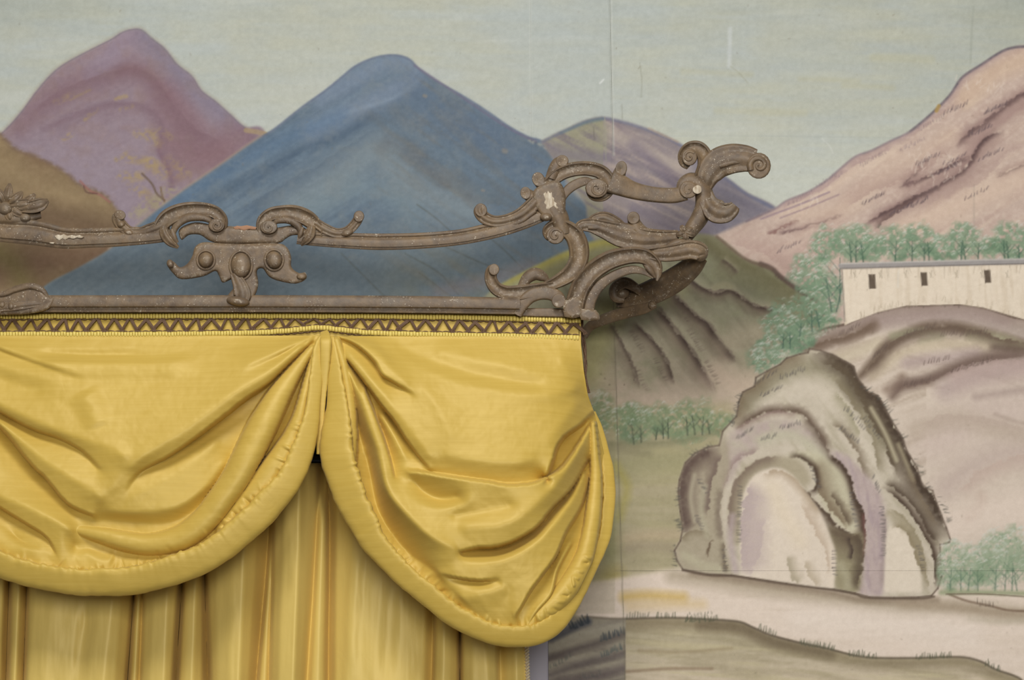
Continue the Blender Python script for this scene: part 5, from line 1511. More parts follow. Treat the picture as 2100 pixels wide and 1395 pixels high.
# lattice strands: one leaning each way, then copies
def strand(lean):
    mb = MB()
    t = np.linspace(0, 1, 12)
    for k in (-1, 0, 1):
        x = lean * (-7.6 + 15.2 * np.clip(1.18 * t, 0, 1) ** 1.15) + k * 2.7 * (1 - 0.2 * np.sin(np.pi * t))
        y = -15.5 + 31.0 * t
        d = 2.2 + 2.4 * np.sin(np.pi * t) + (0.7 if k == 0 else 0)
        P = np.stack([x * MM, -d * MM, -y * MM], -1)
        mb.add(*tube_np(P, 1.5 * MM, 5))
    o = mb.build('braid_loop', MAT_BROWN, braid)
    return o
protos = [strand(1), strand(-1)]
x = -262.0
first = [True, True]
k = 0
while x < 1186:
    i = k % 2
    o = protos[i] if first[i] else protos[i].copy()
    if not first[i]:
        COL.objects.link(o); o.parent = braid
    first[i] = False
    yt, yb = float(yline(TOPC, x)) + 5, float(yline(BOTC, x)) - 5
    o.location = at(x + rng.normal() * 1.2, (yt + yb) / 2, YB - 0.0002)
    sz = (yb - yt) / 29.0
    o.scale = (1 + rng.normal() * 0.16, 1, sz)
    o.rotation_euler = (0, rng.normal() * 0.09, 0)
    x += 16.8 + rng.normal() * 1.2
    k += 1
mb = MB()
for (dx, ph) in ((0, 0.0), (2.4, 2.1), (4.6, 4.0)):
    t = np.linspace(0, 1, 60)
    y = 656 + 150 * t
    xx = np.interp(y, [656, 690, 730, 750, 770, 806], [1190, 1193, 1199, 1199, 1200, 1206]) + dx * (0.4 + 0.6 * np.abs(np.sin(y / 17.0 + ph))) * np.interp(y, [656, 745, 770, 806], [1, 1, 0.2, 0.6])
    mb.add(*tube_np(at_np(xx, y, np.interp(y, [656, 806], [YP + 0.012, YP + 0.03]) - 0.002 * np.sin(y / 9 + ph)), 1.9 * MM, 6))
o = mb.build('side_braid', MAT_BROWN, val)
o['label'] = 'brown braid seen edge-on down the side return'

# ------------------------------------------------------------------ carved cornice
m = NT('bronzed_wood')
tcn = m.n('ShaderNodeTexCoord').outputs['Object']
big = m.noise(tcn, 14.0, 4)
med = m.noise(tcn, 70.0, 4)
fin = m.noise(tcn, 330.0, 3)
base = m.ramp(big, [(0.3, lin((90, 74, 57))), (0.5, lin((111, 92, 70))), (0.7, lin((134, 111, 81)))])
base = m.mix(0.45, base, m.ramp(med, [(0.35, lin((84, 69, 56))), (0.65, lin((130, 107, 79)))]))
grey = m.ramp(m.noise(tcn, 24.0, 5), [(0.52, (0, 0, 0)), (0.64, (1, 1, 1))])
base = m.mix(m.math('MULTIPLY', grey, 0.3), base, lin((122, 112, 98)))
# little losses where the gesso shows, mostly along worn edges
pt = m.n('ShaderNodeNewGeometry').outputs['Pointiness']
edge = m.ramp(pt, [(0.505, (0, 0, 0)), (0.56, (1, 1, 1))])
wear = m.math('MULTIPLY', edge, m.ramp(m.noise(tcn, 150.0, 4), [(0.54, (0, 0, 0)), (0.62, (1, 1, 1))]))
base = m.mix(m.math('MULTIPLY', edge, 0.25), base, lin((150, 130, 104)))  # tan edge tint: wear, plus rim highlights put into the colour
base = m.mix(m.math('MULTIPLY', wear, 0.55), base, lin((196, 184, 164)))
sp = m.math('MULTIPLY', m.ramp(fin, [(0.62, (0, 0, 0)), (0.67, (1, 1, 1))]), m.ramp(m.noise(tcn, 38.0, 3), [(0.50, (0, 0, 0)), (0.60, (1, 1, 1))]))
base = m.mix(sp, base, lin((196, 184, 164)))
m.l(base, m.b.inputs['Base Color'])
m.b.inputs['Roughness'].default_value = 0.52
m.b.inputs['Specular IOR Level'].default_value = 0.45
n1 = m.bump(med, 0.25, 0.004)
m.l(m.bump(fin, 0.18, 0.0012, n1), m.b.inputs['Normal'])
MAT_WOOD = m.m
m = NT('bare_gesso')
tcn = m.n('ShaderNodeTexCoord').outputs['Object']
m.l(m.ramp(m.noise(m.mapping(tcn, (260, 60, 60)), 1.0, 3), [(0.3, lin((160, 140, 114))), (0.7, lin((212, 200, 178)))]), m.b.inputs['Base Color'])
m.b.inputs['Roughness'].default_value = 0.85
MAT_GESSO = m.m

YF = 2.588
PROF = {
    'round': [(math.cos(a), 0.9 * math.sin(a)) for a in np.linspace(math.pi, 0, 13)],
    'flat': [(-1, 0), (-1, .45), (-.9, .66), (-.72, .76), (0, .8), (.72, .76), (.9, .66), (1, .45), (1, 0)],
    'channel': [(-1, 0), (-1, .42), (-.94, .62), (-.82, .74), (-.68, .70), (-.56, .5), (-.3, .36), (0, .32), (.3, .36), (.56, .5), (.68, .70), (.82, .74), (.94, .62), (1, .42), (1, 0)],
    'ridge': [(-1, 0), (-1, .36), (-.92, .56), (-.78, .62), (-.62, .5), (-.46, .56), (-.25, .74), (0, .82), (.25, .74), (.46, .56), (.62, .5), (.78, .62), (.92, .56), (1, .36), (1, 0)],
    # rail: u = -1 is the upper edge of a path that runs right: bead, then a face, then an under-lip
    'rail': [(-1, 0), (-1, .34), (-.93, .5), (-.8, .56), (-.62, .52), (-.52, .4), (-.44, .42), (-.36, .6), (-.1, .74), (.3, .78), (.62, .7), (.7, .56), (.76, .54), (.88, .52), (1, .4), (1, 0)],
    'base': [(-1, 0), (-1, .5), (-.9, .66), (-.6, .78), (-.1, .84), (.22, .84), (.34, .78), (.4, .5), (.46, .46), (.9, .46), (1, .4), (1, 0)],
}
CORN = root('carved_cornice', 'old bronzed rococo cornice of pierced carved scrolls above the yellow valance', 'cornice')

def sweep(mb, path, prof='channel', k=1.0, Y=None, back=0.9, n=9, caps=True):
    """carved moulding: rows x, y, half width [, extra depth]; all photo pixels"""
    Y = YF if Y is None else Y
    P = np.asarray([tuple(p) + (0.0,) * (4 - len(p)) for p in path], float)
    P = spline(P, n)
    T = np.gradient(P[:, :2], axis=0); T /= np.linalg.norm(T, axis=1)[:, None] + 1e-9
    pr = np.array(PROF[prof])
    pr = np.vstack([pr, [(0.9, -1), (-0.9, -1)]])
    wid = np.maximum(P[:, 2], 0.6)
    N = np.stack([-T[:, 1], T[:, 0]], 1)
    x = P[:, 0][:, None] + N[:, 0][:, None] * pr[:, 0][None] * wid[:, None]
    y = P[:, 1][:, None] + N[:, 1][:, None] * pr[:, 0][None] * wid[:, None]
    z = P[:, 3][:, None] + np.where(pr[:, 1][None] >= 0, k * pr[:, 1][None] * np.minimum(wid, 22)[:, None], -26.0 * back * np.clip(wid, 4, 12)[:, None] / 12)
    V = at_np(x, y, Y - z * MM)
    a, b = x.shape
    idx = np.arange(a * b).reshape(a, b); nx = np.roll(idx, -1, 1)
    F = np.stack([idx[:-1], idx[1:], nx[1:], nx[:-1]], -1).reshape(-1, 4).tolist()
    if caps:
        F += [idx[0].tolist(), idx[-1].tolist()[::-1]]
    mb.add(V.reshape(-1, 3), F)

def blob(mb, x, y, rx, ry, rz, z=6, rot=0, Y=None, dent=0.0, flat=False):
    """rounded boss or curled leaf tip"""
    Y = YF if Y is None else Y
    nu, nv = 18, 11
    c, s_ = math.cos(math.radians(rot)), math.sin(math.radians(rot))
    th = np.linspace(0, 2 * np.pi, nu, endpoint=False); ph = np.linspace(-np.pi / 2, np.pi / 2, nv)
    TH, PH = np.meshgrid(th, ph)
    u = rx * np.cos(PH) * np.cos(TH); v = ry * np.cos(PH) * np.sin(TH); w = rz * np.sin(PH)
    if flat:
        q = np.abs(np.cos(PH)) ** 0.2
        w = np.where(PH > 0, rz * np.tanh(2.5 * np.sin(PH)), w)
        u = rx * q * np.cos(TH); v = ry * q * np.sin(TH)
    w = np.where(PH < 0, w * 22.0 / rz, w)
    w = w - dent * np.exp(-((u / (0.45 * rx)) ** 2 + (v / (0.45 * ry)) ** 2)) * (PH > 0)
    V = at_np(x + c * u - s_ * v, y + s_ * u + c * v, Y - (z + w) * MM)
    idx = np.arange(nu * nv).reshape(nv, nu); nx = np.roll(idx, -1, 1)
    F = np.stack([idx[:-1], nx[:-1], nx[1:], idx[1:]], -1).reshape(-1, 4).tolist()
    mb.add(V.reshape(-1, 3), F)

def volute(mb, x, y, r, start, turns, w0, prof='channel', cw=1, k=1.0, Y=None, z=0, disc=True):
    """spiral end: starts on the rim at angle start (degrees, screen), winds inwards"""
    pts = []
    n = max(6, int(turns * 10))
    for i in range(n + 1):
        t = i / n
        a = math.radians(start + cw * 360 * turns * t)
        rr = r * (1 - t) ** 0.9 * 0.72 + 0.5
        pts.append((x + rr * math.cos(a), y + rr * math.sin(a), w0 * (1 - 0.62 * t), z + 3 * t))
    sweep(mb, pts, prof, k, Y, n=4)
    if disc:
        blob(mb, x, y, r * 0.86, r * 0.86, 9, z + 1, Y=Y)

def plate(mb, pts, thick, round_, Y, dome=0.0, n=5):
    """fretted plate with rolled edges, from its outline"""
    P = spline(pts, n, closed=True)[:, :2]
    A, B = P, np.roll(P, -1, 0)
    def inside_dist(Q):
        d2 = np.full(len(Q), 1e18); par = np.zeros(len(Q), bool)
        for a, b in zip(A, B):
            e = b - a
            u = np.clip(((Q - a) @ e) / (e @ e + 1e-9), 0, 1)
            d2 = np.minimum(d2, ((Q - a - u[:, None] * e) ** 2).sum(1))
            cr = ((a[1] > Q[:, 1]) != (b[1] > Q[:, 1]))
            xi = a[0] + (Q[:, 1] - a[1]) / (b[1] - a[1] + 1e-12) * (b[0] - a[0])
            par ^= cr & (Q[:, 0] < xi)
        return par, np.sqrt(d2)
    T = np.roll(P, -1, 0) - np.roll(P, 1, 0); T /= np.linalg.norm(T, axis=1)[:, None] + 1e-9
    N = np.stack([-T[:, 1], T[:, 0]], 1)
    cand = []
    for r in (0.12, 0.3, 0.55, 0.85):
        for sg in (1, -1):
            Q = P + N * sg * r * round_
            ok, d = inside_dist(Q)
            cand.append(Q[ok & (d > r * round_ * 0.9)])
    st = max(2.5, round_ * 0.45)
    gx, gy = np.meshgrid(np.arange(P[:, 0].min(), P[:, 0].max(), st), np.arange(P[:, 1].min(), P[:, 1].max(), st))
    Q = np.stack([gx.ravel(), gy.ravel()], 1)
    ok, d = inside_dist(Q)
    cand.append(Q[ok & (d > round_)])
    Q = np.vstack(cand)
    vs = [Vector((float(q[0]), float(q[1]))) for q in np.vstack([P, Q])]
    m_ = len(P)
    cv, _, cf, *_r = geometry.delaunay_2d_cdt(vs, [(i, (i + 1) % m_) for i in range(m_)], [list(range(m_))], 1, 1e-4)
    V2 = np.array([v[:] for v in cv])
    _, d = inside_dist(V2)
    q = np.clip(d / round_, 0, 1)
    z = thick - round_ + round_ * np.sqrt(np.clip(1 - (1 - q) ** 2, 0, 1))
    z[d < 1e-3] = thick - round_
    W = at_np(V2[:, 0], V2[:, 1], Y - z * MM)
    Fs = []
    for f in cf:
        a, b, c = (V2[i] for i in f[:3])
        cross = (b[0] - a[0]) * (c[1] - a[1]) - (b[1] - a[1]) * (c[0] - a[0])
        Fs.append(tuple(f) if cross < 0 else tuple(f[::-1]))
    mb.add(W, Fs)
    # side wall and back
    ar = (A[:, 0] * B[:, 1] - B[:, 0] * A[:, 1]).sum()
    Wt = at_np(P[:, 0], P[:, 1], Y - (thick - round_) * MM * np.ones(m_)); Wb = at_np(P[:, 0], P[:, 1], Y + 0.004 * np.ones(m_))
    Fw = [(i, (i + 1) % m_, m_ + (i + 1) % m_, m_ + i) for i in range(m_)]
    if ar < 0:
        Fw = [f[::-1] for f in Fw]
    mb.add(np.vstack([Wt, Wb]), Fw)

def part(name, fn, label=None, parent=None, mat=None):
    mb = MB()
    fn(mb)
    o = mb.build(name, mat or MAT_WOOD, parent or CORN, crisp=55)
    if label:
        o['label'] = label
    return o

# ---- rails
part('base_rail', lambda b: (sweep(b, [(-285, 622, 18), (0, 622, 18), (95, 623, 17.5), (300, 623, 17.5), (600, 623, 17.5), (900, 625, 17.5), (1066, 628, 17)], 'base', 1.15, n=4),
                             sweep(b, [(1060, 640, 8), (1110, 641, 9), (1175, 642, 9)], 'flat', 0.8, Y=YF + 0.006)))
part('top_rail', lambda b: sweep(b, [(-280, 470, 22), (-120, 462, 22), (-40, 466, 23), (0, 472, 24), (70, 477, 26), (130, 488, 22), (190, 488, 20), (240, 486, 20), (300, 483, 18), (350, 478, 17)], 'rail', 0.95, n=6))
part('top_rail', lambda b: sweep(b, [(610, 486, 15), (650, 491, 14), (715, 494, 16), (780, 496, 17), (860, 494, 16.5), (940, 487, 16), (1000, 475, 17), (1050, 461, 17.5), (1092, 446, 17), (1125, 432, 16)], 'rail', 0.95, n=6))

# ---- centre ornament: two C-scrolls, hanging leaf tips, leaf tails, bridge
def c_scroll_l(b):
    sweep(b, [(322, 486, 10), (328, 466, 15), (344, 447, 18), (370, 435, 18), (402, 430, 16), (434, 433, 14), (452, 446, 13), (456, 462, 11), (446, 474, 9), (432, 472, 7), (427, 462, 5)], 'channel', 1.15)
    sweep(b, [(352, 486, 5, 5), (362, 462, 8, 8), (384, 447, 9, 9), (412, 446, 8, 9), (430, 452, 6, 8), (436, 462, 3, 6)], 'round', 1.0)
    blob(b, 444, 462, 17, 14, 12, 5, flat=True)
    volute(b, 444, 462, 16, -60, 1.15, 3.6, 'round', 1, 1.0, z=15, disc=False)
c1 = part('scroll', c_scroll_l)
part('leaf_tip', lambda b: (sweep(b, [(334, 462, 7, 8), (338, 480, 11, 9), (350, 496, 10, 9), (366, 508, 3, 5)], 'ridge', 1.1),
                            sweep(b, [(352, 470, 4, 10), (356, 484, 6, 11), (364, 498, 3, 8)], 'round', 1.0)), parent=c1)
part('leaf_tail', lambda b: (sweep(b, [(332, 462, 13, 3), (306, 472, 13, 3), (284, 478, 11, 3), (264, 474, 11, 3), (249, 462, 12, 3), (241, 448, 12, 4), (243, 438, 8, 5)], 'ridge', 1.0),
                             blob(b, 246, 441, 12, 10, 8, 6, 20, flat=True), blob(b, 264, 477, 12, 8, 9, 6, 20), blob(b, 248, 460, 9, 8, 9, 7)), parent=c1)
def c_scroll_r(b):
    sweep(b, [(652, 488, 9), (648, 466, 14), (632, 449, 17), (606, 438, 17), (580, 436, 15), (556, 440, 14), (540, 453, 13), (537, 470, 11), (548, 480, 9), (562, 476, 7), (566, 466, 5)], 'channel', 1.15)
    sweep(b, [(618, 484, 5, 5), (612, 464, 8, 8), (594, 452, 8, 9), (572, 452, 7, 9), (560, 460, 3, 7)], 'round', 1.0)
    blob(b, 551, 466, 18, 14, 12, 5, flat=True)
    volute(b, 551, 466, 17, 240, 1.15, 3.6, 'round', -1, 1.0, z=15, disc=False)
c2 = part('scroll', c_scroll_r)
part('leaf_tip', lambda b: (sweep(b, [(640, 462, 7, 8), (636, 478, 11, 9), (628, 492, 9, 9), (617, 503, 3, 5)], 'ridge', 1.1),
                            sweep(b, [(620, 466, 4, 10), (616, 480, 5, 11), (612, 492, 2, 8)], 'round', 1.0)), parent=c2)
part('leaf_tail', lambda b: (sweep(b, [(646, 456, 10, 3), (668, 470, 11, 3), (690, 478, 10, 3), (710, 475, 10, 3), (724, 464, 10, 4), (734, 450, 10, 5), (736, 440, 8, 6)], 'ridge', 1.0),
                             blob(b, 736, 444, 11, 12, 9, 6, 10, flat=True), blob(b, 712, 477, 14, 8, 9, 6, -20)), parent=c2)
part('bridge', lambda b: (plate(b, [(372, 492), (388, 482), (410, 482), (430, 494), (455, 500), (520, 500), (570, 499), (586, 490), (600, 483), (622, 484), (636, 494), (640, 480), (610, 462), (560, 468), (524, 468), (500, 466), (474, 464), (440, 462), (400, 456), (368, 470)], 22, 9, YF + 0.012),))
PLQ = [(417, 497), (455, 499), (500, 500), (568, 499), (588, 507), (597, 526), (598, 548), (613, 560), (626, 559), (628, 572), (606, 582), (570, 576), (551, 567), (539, 551), (527, 556), (530, 582), (524, 604), (510, 622), (490, 627), (471, 625), (463, 614), (470, 602), (480, 588), (477, 573), (457, 580), (449, 566), (441, 556), (417, 567), (373, 573), (355, 561), (342, 543), (346, 533), (358, 538), (369, 548), (383, 542), (394, 526), (400, 507)]
plq = part('pendant_plaque', lambda b: (plate(b, PLQ, 24, 8, YF + 0.010, n=4),
                                        blob(b, 488, 618, 24, 10, 12, 20, 8), blob(b, 618, 567, 10, 7, 6, 14), blob(b, 349, 541, 7, 9, 6, 14, -20), sweep(b, [(480, 560, 9, 14), (492, 585, 15, 14), (497, 605, 18, 14), (492, 620, 12, 14)], 'ridge', 0.7)))
for (x, y, rx, ry, rot) in ((422, 533, 15, 16, 20), (494, 544, 20, 26, 0), (562, 533, 16, 18, -15)):
    part('cabochon', lambda b: (blob(b, x, y, rx, ry, 11, 16, rot), sweep(b, [(x + (rx + 3) * math.cos(a), y + (ry + 3) * math.sin(a), 2.6, 14) for a in np.linspace(0, 2 * math.pi, 17)], 'round', 1.0, n=3)), parent=plq)
o = part('raw_edge', lambda b: plate(b, [(478, 466), (486, 463), (494, 464), (506, 462), (516, 464), (526, 466), (524, 471), (512, 470), (500, 473), (490, 470), (482, 471)], 5.5, 1.2, YF - 0.0036, n=1), 'orange-brown bare wood where the edge is broken')
m = NT('raw_orange_wood'); m.b.inputs['Base Color'].default_value = (*lin((164, 122, 92)), 1); m.b.inputs['Roughness'].default_value = 0.8
o.data.materials.clear(); o.data.materials.append(m.m)

# ---- carved flower and leaves at the left picture edge
def flower(b):
    for (a, r, w) in ((-80, 46, 10), (-40, 44, 11), (-8, 62, 12), (-120, 46, 11), (-165, 52, 12), (25, 44, 10), (70, 34, 10), (150, 46, 10)):
        c, s_ = math.cos(math.radians(a)), math.sin(math.radians(a))
        sweep(b, [(12 + 10 * c, 424 + 10 * s_, w * .6, 6), (12 + 0.5 * r * c, 424 + 0.5 * r * s_, w, 10), (12 + 0.8 * r * c, 424 + .8 * r * s_, w * .8, 9), (12 + r * c, 424 + r * s_ - 3, w * .25, 4)], 'ridge', 1.1, n=5)
    blob(b, 10, 428, 15, 14, 13, 10); blob(b, 51, 446, 13, 10, 11, 8); sweep(b, [(40, 428, 8, 10), (66, 424, 14, 12), (86, 418, 13, 11), (99, 411, 4, 6)], 'ridge', 1.0); sweep(b, [(44, 418, 6, 8), (62, 408, 8, 9), (72, 398, 3, 6)], 'ridge', 1.0)
    sweep(b, [(-60, 440, 14, 2), (0, 444, 16, 3), (40, 446, 14, 3), (84, 440, 8, 3)], 'round', 0.9)
part('carved_flower', flower)
def cartouche(b):
    plate(b, [(-150, 645), (-150, 600), (-90, 588), (-30, 596), (0, 602), (28, 592), (58, 585), (82, 590), (96, 606), (112, 612), (100, 634), (60, 644), (0, 646)], 24, 8, YF + 0.004)
    sweep(b, [(-140, 604, 6, 18), (-60, 600, 6, 18), (0, 604, 6, 18), (30, 594, 7, 18), (60, 587, 7, 18), (84, 594, 7, 16), (98, 610, 4, 12)], 'round', 1.0)
    sweep(b, [(0, 632, 8, 18), (40, 626, 10, 18), (86, 622, 6, 16)], 'ridge', 0.8)
    for (x, y) in ((4, 625), (-30, 622), (22, 628)):
        blob(b, x, y, 7, 8, 6, 20)
part('cartouche', cartouche)

# ---- right corner: pierced scrollwork
part('corner_block', lambda b: (plate(b, [(1092, 398), (1104, 382), (1126, 372), (1146, 372), (1158, 392), (1160, 420), (1156, 446), (1140, 452), (1116, 446), (1100, 428)], 30, 9, YF + 0.012),
                                sweep(b, [(1132, 424, 20, 2), (1146, 446, 20, 2), (1152, 464, 17, 2), (1156, 480, 14, 2)], 'round', 0.9),
                                blob(b, 1120, 445, 13, 9, 9, 14)))
for (pts) in ([(1114, 398), (1119, 393), (1121, 397), (1124, 390), (1128, 396), (1132, 393), (1133, 403), (1137, 406), (1137, 413), (1143, 417), (1141, 421), (1146, 427), (1138, 429), (1131, 426), (1126, 430), (1119, 428), (1120, 421), (1115, 416), (1118, 409)],):
    o = part('bare_patch', lambda b: plate(b, pts, 4, 1.2, YF - 0.0124, n=1), 'pale bare wood where the carving has broken away', mat=MAT_GESSO)
def scroll_upper(b):
    sweep(b, [(1112, 398, 12), (1128, 374, 14), (1150, 356, 15), (1178, 347, 15), (1208, 346, 15), (1234, 354, 15), (1248, 371, 14), (1248, 390, 12), (1236, 403, 10), (1218, 404, 8), (1208, 394, 6), (1210, 384, 4)], 'channel', 1.2)
    blob(b, 1224, 386, 24, 20, 12, 4, flat=True)
    volute(b, 1224, 386, 23, -30, 1.15, 3.6, 'round', 1, 1.0, z=14, disc=False)
    sweep(b, [(1148, 420, 8, 2), (1156, 400, 9, 2), (1174, 382, 10, 3), (1198, 372, 9, 3), (1216, 374, 6, 3)], 'flat', 0.9)
sc = part('scroll', scroll_upper)
part('leaf_lobe', lambda b: (blob(b, 1153, 330, 13, 12, 8, 5, 0, dent=4, flat=True), sweep(b, [(1130, 366, 12), (1137, 348, 13), (1144, 336, 13), (1153, 330, 11)], 'round', 1.0)), parent=sc)
part('leaf_lobe', lambda b: (blob(b, 1104, 368, 13, 15, 8, 5, -20, dent=4, flat=True), sweep(b, [(1130, 392, 14), (1116, 380, 15), (1104, 370, 12)], 'round', 1.0)), parent=sc)
part('leaf_lobe', lambda b: (blob(b, 1078, 396, 11, 13, 8, 5, -10, dent=4, flat=True), sweep(b, [(1106, 412, 14), (1090, 404, 13), (1078, 396, 11)], 'round', 1.0)), parent=sc)
part('leaf_tail', lambda b: (sweep(b, [(1112, 398, 13, 3), (1092, 420, 15, 4), (1068, 440, 14, 4), (1040, 451, 12, 4), (1014, 454, 12, 4), (994, 447, 13, 4), (984, 434, 13, 5), (986, 424, 9, 6)], 'ridge', 1.05),
                             blob(b, 986, 431, 13, 14, 9, 7, -15, dent=4, flat=True), sweep(b, [(1098, 432, 5, 10), (1070, 452, 6, 10), (1046, 462, 4, 8)], 'round', 1.0)))
part('corner_rail', lambda b: (sweep(b, [(1252, 372, 24), (1272, 380, 22), (1300, 391, 18), (1340, 399, 16), (1380, 401, 16), (1408, 396, 15)], 'flat', 1.2),
                               blob(b, 1274, 346, 12, 16, 10, 6, 10, dent=5, flat=True), sweep(b, [(1262, 380, 14), (1268, 362, 14), (1273, 348, 12)], 'round', 1.0)))
# S-scroll going down to the base rail
def scroll_lower(b):
    sweep(b, [(1146, 496, 5), (1139, 486, 7), (1127, 486, 9), (1124, 474, 12), (1138, 465, 15), (1160, 469, 18), (1178, 484, 20), (1187, 508, 21), (1186, 534, 20), (1172, 558, 18), (1150, 574, 15), (1124, 586, 11), (1096, 594, 8)], 'channel', 1.2)
    blob(b, 1139, 483, 19, 18, 13, 3, flat=True)
    volute(b, 1139, 483, 19, -30, 1.15, 3.6, 'round', -1, 1.0, z=14, disc=False)
part('scroll', scroll_lower)
part('leaf_tail', lambda b: (sweep(b, [(1136, 586, 9), (1104, 594, 14), (1070, 600, 16), (1040, 601, 15), (1018, 592, 14), (1007, 574, 13), (1008, 556, 12), (1016, 548, 8)], 'channel', 1.15),
                             sweep(b, [(1068, 590, 8), (1082, 570, 12), (1098, 562, 13), (1114, 568, 10), (1124, 576, 4)], 'round', 0.9), blob(b, 1013, 553, 11, 12, 8, 6, flat=True)))
part('scroll', lambda b: (sweep(b, [(1060, 646, 10), (1070, 626, 13), (1088, 608, 14), (1112, 601, 14), (1134, 604, 14), (1146, 614, 14), (1148, 624, 10)], 'flat', 1.15), blob(b, 1146, 617, 15, 15, 10, 6, dent=3, flat=True)))
# broad arched leaf at the corner
def arch_leaf(b):
    sweep(b, [(1176, 648, 20), (1180, 620, 20), (1192, 586, 20), (1216, 556, 20), (1250, 534, 20), (1290, 524, 18), (1322, 526, 17), (1342, 542, 15), (1349, 560, 9), (1347, 576, 2)], 'channel', 1.25)
    sweep(b, [(1206, 650, 11, 3), (1212, 616, 11, 3), (1230, 586, 11, 3), (1258, 566, 10, 3), (1290, 554, 9, 3), (1316, 556, 7, 4), (1340, 570, 2, 4)], 'flat', 1.1)
    sweep(b, [(1318, 536, 4, 8), (1332, 552, 7, 9), (1344, 570, 2, 5)], 'round', 1.0)
al = part('arched_leaf', arch_leaf)
part('foot', lambda b: (plate(b, [(1158, 616), (1190, 610), (1194, 634), (1190, 650), (1158, 650)], 26, 6, YF + 0.004, n=2), plate(b, [(1192, 634), (1222, 636), (1230, 652), (1224, 657), (1192, 656)], 30, 5, YF + 0.004, n=2)), parent=al)
def branch(b):
    sweep(b, [(1196, 486, 5), (1188, 476, 10), (1192, 464, 12), (1212, 462, 15), (1240, 470, 20), (1276, 482, 26), (1318, 490, 24), (1356, 490, 19), (1392, 486, 14)], 'ridge', 1.0)
    sweep(b, [(1206, 466, 5, 8), (1240, 468, 6, 10), (1290, 484, 6, 12), (1350, 488, 4, 10)], 'round', 1.0)
br = part('acanthus_branch', branch)
part('leaf_lobe', lambda b: (sweep(b, [(1206, 462, 8), (1220, 450, 11), (1240, 446, 12), (1262, 456, 12), (1280, 470, 10)], 'ridge', 1.0),), parent=br)
part('leaf_lobe', lambda b: (sweep(b, [(1330, 486, 14), (1312, 474, 15), (1302, 460, 14), (1299, 448, 12)], 'round', 1.0), blob(b, 1299, 447, 13, 13, 9, 5, 15, dent=4, flat=True)), parent=br)
# post of the corner with volute, flower and bud
def corner_post(b):
    sweep(b, [(1404, 402, 5, 6), (1396, 392, 8, 5), (1400, 376, 11, 4), (1416, 368, 14, 3), (1434, 376, 17, 2), (1444, 398, 19), (1444, 424, 19), (1434, 448, 18), (1420, 468, 16), (1408, 486, 13)], 'round', 1.1)
    blob(b, 1412, 389, 19, 18, 13, 7, flat=True)
    volute(b, 1412, 389, 19, -40, 1.15, 3.6, 'round', -1, 1.0, z=17, disc=False)
part('corner_post', corner_post)
def top_scroll(b):
    sweep(b, [(1412, 344, 5, 10), (1402, 334, 9, 10), (1402, 318, 12, 10), (1414, 305, 14, 10), (1432, 304, 15, 9), (1444, 318, 16, 8), (1446, 340, 16, 6), (1438, 362, 15, 4), (1426, 380, 10, 2)], 'channel', 1.2)
    blob(b, 1414, 322, 16, 18, 12, 12, flat=True)
    volute(b, 1414, 322, 17, -40, 1.15, 3.6, 'round', -1, 1.0, z=22, disc=False)
part('scroll', top_scroll)
part('crest_arm', lambda b: (sweep(b, [(1446, 384, 15, 2), (1454, 358, 26, 6), (1472, 336, 31, 12), (1498, 326, 31, 20), (1526, 325, 28, 28), (1548, 330, 24, 34)], 'ridge', 0.9, back=1.1),
                             sweep(b, [(1476, 340, 6, 24), (1506, 332, 6, 32), (1534, 332, 5, 38)], 'round', 1.0),
                             blob(b, 1556, 340, 25, 27, 16, 34, 0, flat=True),
                             volute(b, 1557, 339, 26, 150, 1.3, 7, 'round', 1, 1.2, z=46, disc=False)))
part('lower_curl', lambda b: (sweep(b, [(1446, 398, 16, 4), (1454, 418, 20, 8), (1468, 432, 25, 14), (1486, 436, 22, 20), (1500, 430, 17, 24), (1508, 421, 11, 26)], 'ridge', 0.95, back=1.1), blob(b, 1494, 432, 18, 16, 10, 18, -25, dent=4, flat=True)))
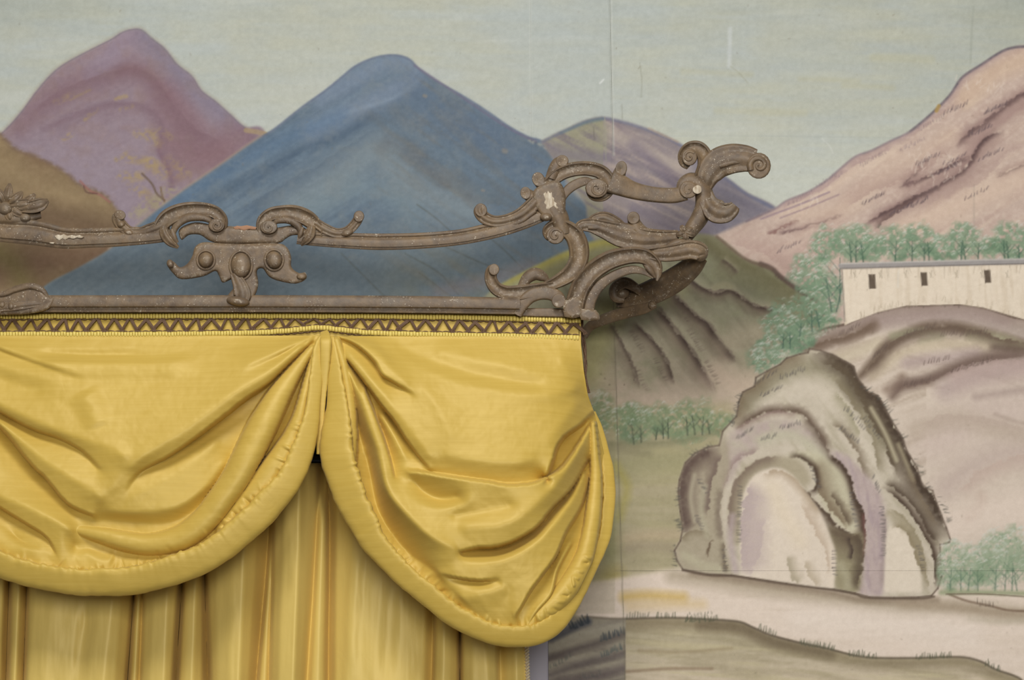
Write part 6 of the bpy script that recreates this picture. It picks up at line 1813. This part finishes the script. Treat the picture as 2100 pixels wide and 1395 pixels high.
o = part('bare_patch', lambda b: plate(b, [(1421, 386), (1430, 380), (1438, 384), (1438, 394), (1430, 398), (1422, 394)], 4, 1.5, YF - 0.018), 'pale chip on the corner volute', mat=MAT_GESSO)
part('rosette', lambda b: [sweep(b, [(1406, 476, 4, 16), (1406 + 12 * math.cos(a), 478 + 10 * math.sin(a), 7, 16), (1406 + 20 * math.cos(a), 478 + 18 * math.sin(a), 3, 12)], 'ridge', 1.1, n=4) for a in np.linspace(0.2, 5.6, 5)])
part('bud', lambda b: (sweep(b, [(1330, 520, 12, 0), (1362, 520, 17, 4), (1392, 516, 19, 12), (1416, 512, 20, 18), (1436, 516, 19, 22), (1448, 524, 10, 20)], 'ridge', 1.0, back=1.0), blob(b, 1437, 520, 15, 17, 13, 20, 10), sweep(b, [(1370, 506, 7, 10), (1392, 498, 8, 14), (1416, 494, 5, 14)], 'round', 1.0)))
# return of the cornice running back to the wall, in shade
def ret_leaf(b):
    sweep(b, [(1440, 526, 14, 10), (1418, 548, 22, -25), (1384, 574, 26, -60), (1344, 596, 26, -95), (1304, 610, 23, -130), (1262, 614, 17, -160)], 'ridge', 0.9)
    sweep(b, [(1318, 604, 6, -110), (1300, 588, 10, -112), (1280, 580, 12, -116), (1262, 592, 12, -120), (1262, 610, 10, -124), (1280, 616, 6, -126)], 'channel', 1.1)
    blob(b, 1276, 600, 16, 14, 12, -128)
part('return_leaf', ret_leaf, 'shaded carved leaf running back to the wall')
part('return_rail', lambda b: (sweep(b, [(1344, 624, 8, -90), (1318, 634, 11, -110), (1282, 642, 12, -140), (1248, 652, 12, -165), (1212, 668, 10, -190), (1196, 690, 9, -200)], 'flat', 1.0), blob(b, 1338, 626, 9, 9, 9, -92)))
for (pts, Yc) in (([(112, 484), (119, 481), (124, 483), (131, 480), (138, 484), (147, 482), (156, 484), (163, 482), (172, 486), (166, 489), (158, 487), (150, 490), (141, 488), (134, 492), (128, 489), (122, 493), (116, 490)], 0.0136), ([(102, 497), (112, 497), (110, 500), (102, 499)], 0.0128)):
    part('bare_patch', lambda b: plate(b, pts, 3, 1, YF - Yc, n=1), 'white gesso chip on the upper rail', mat=MAT_GESSO)
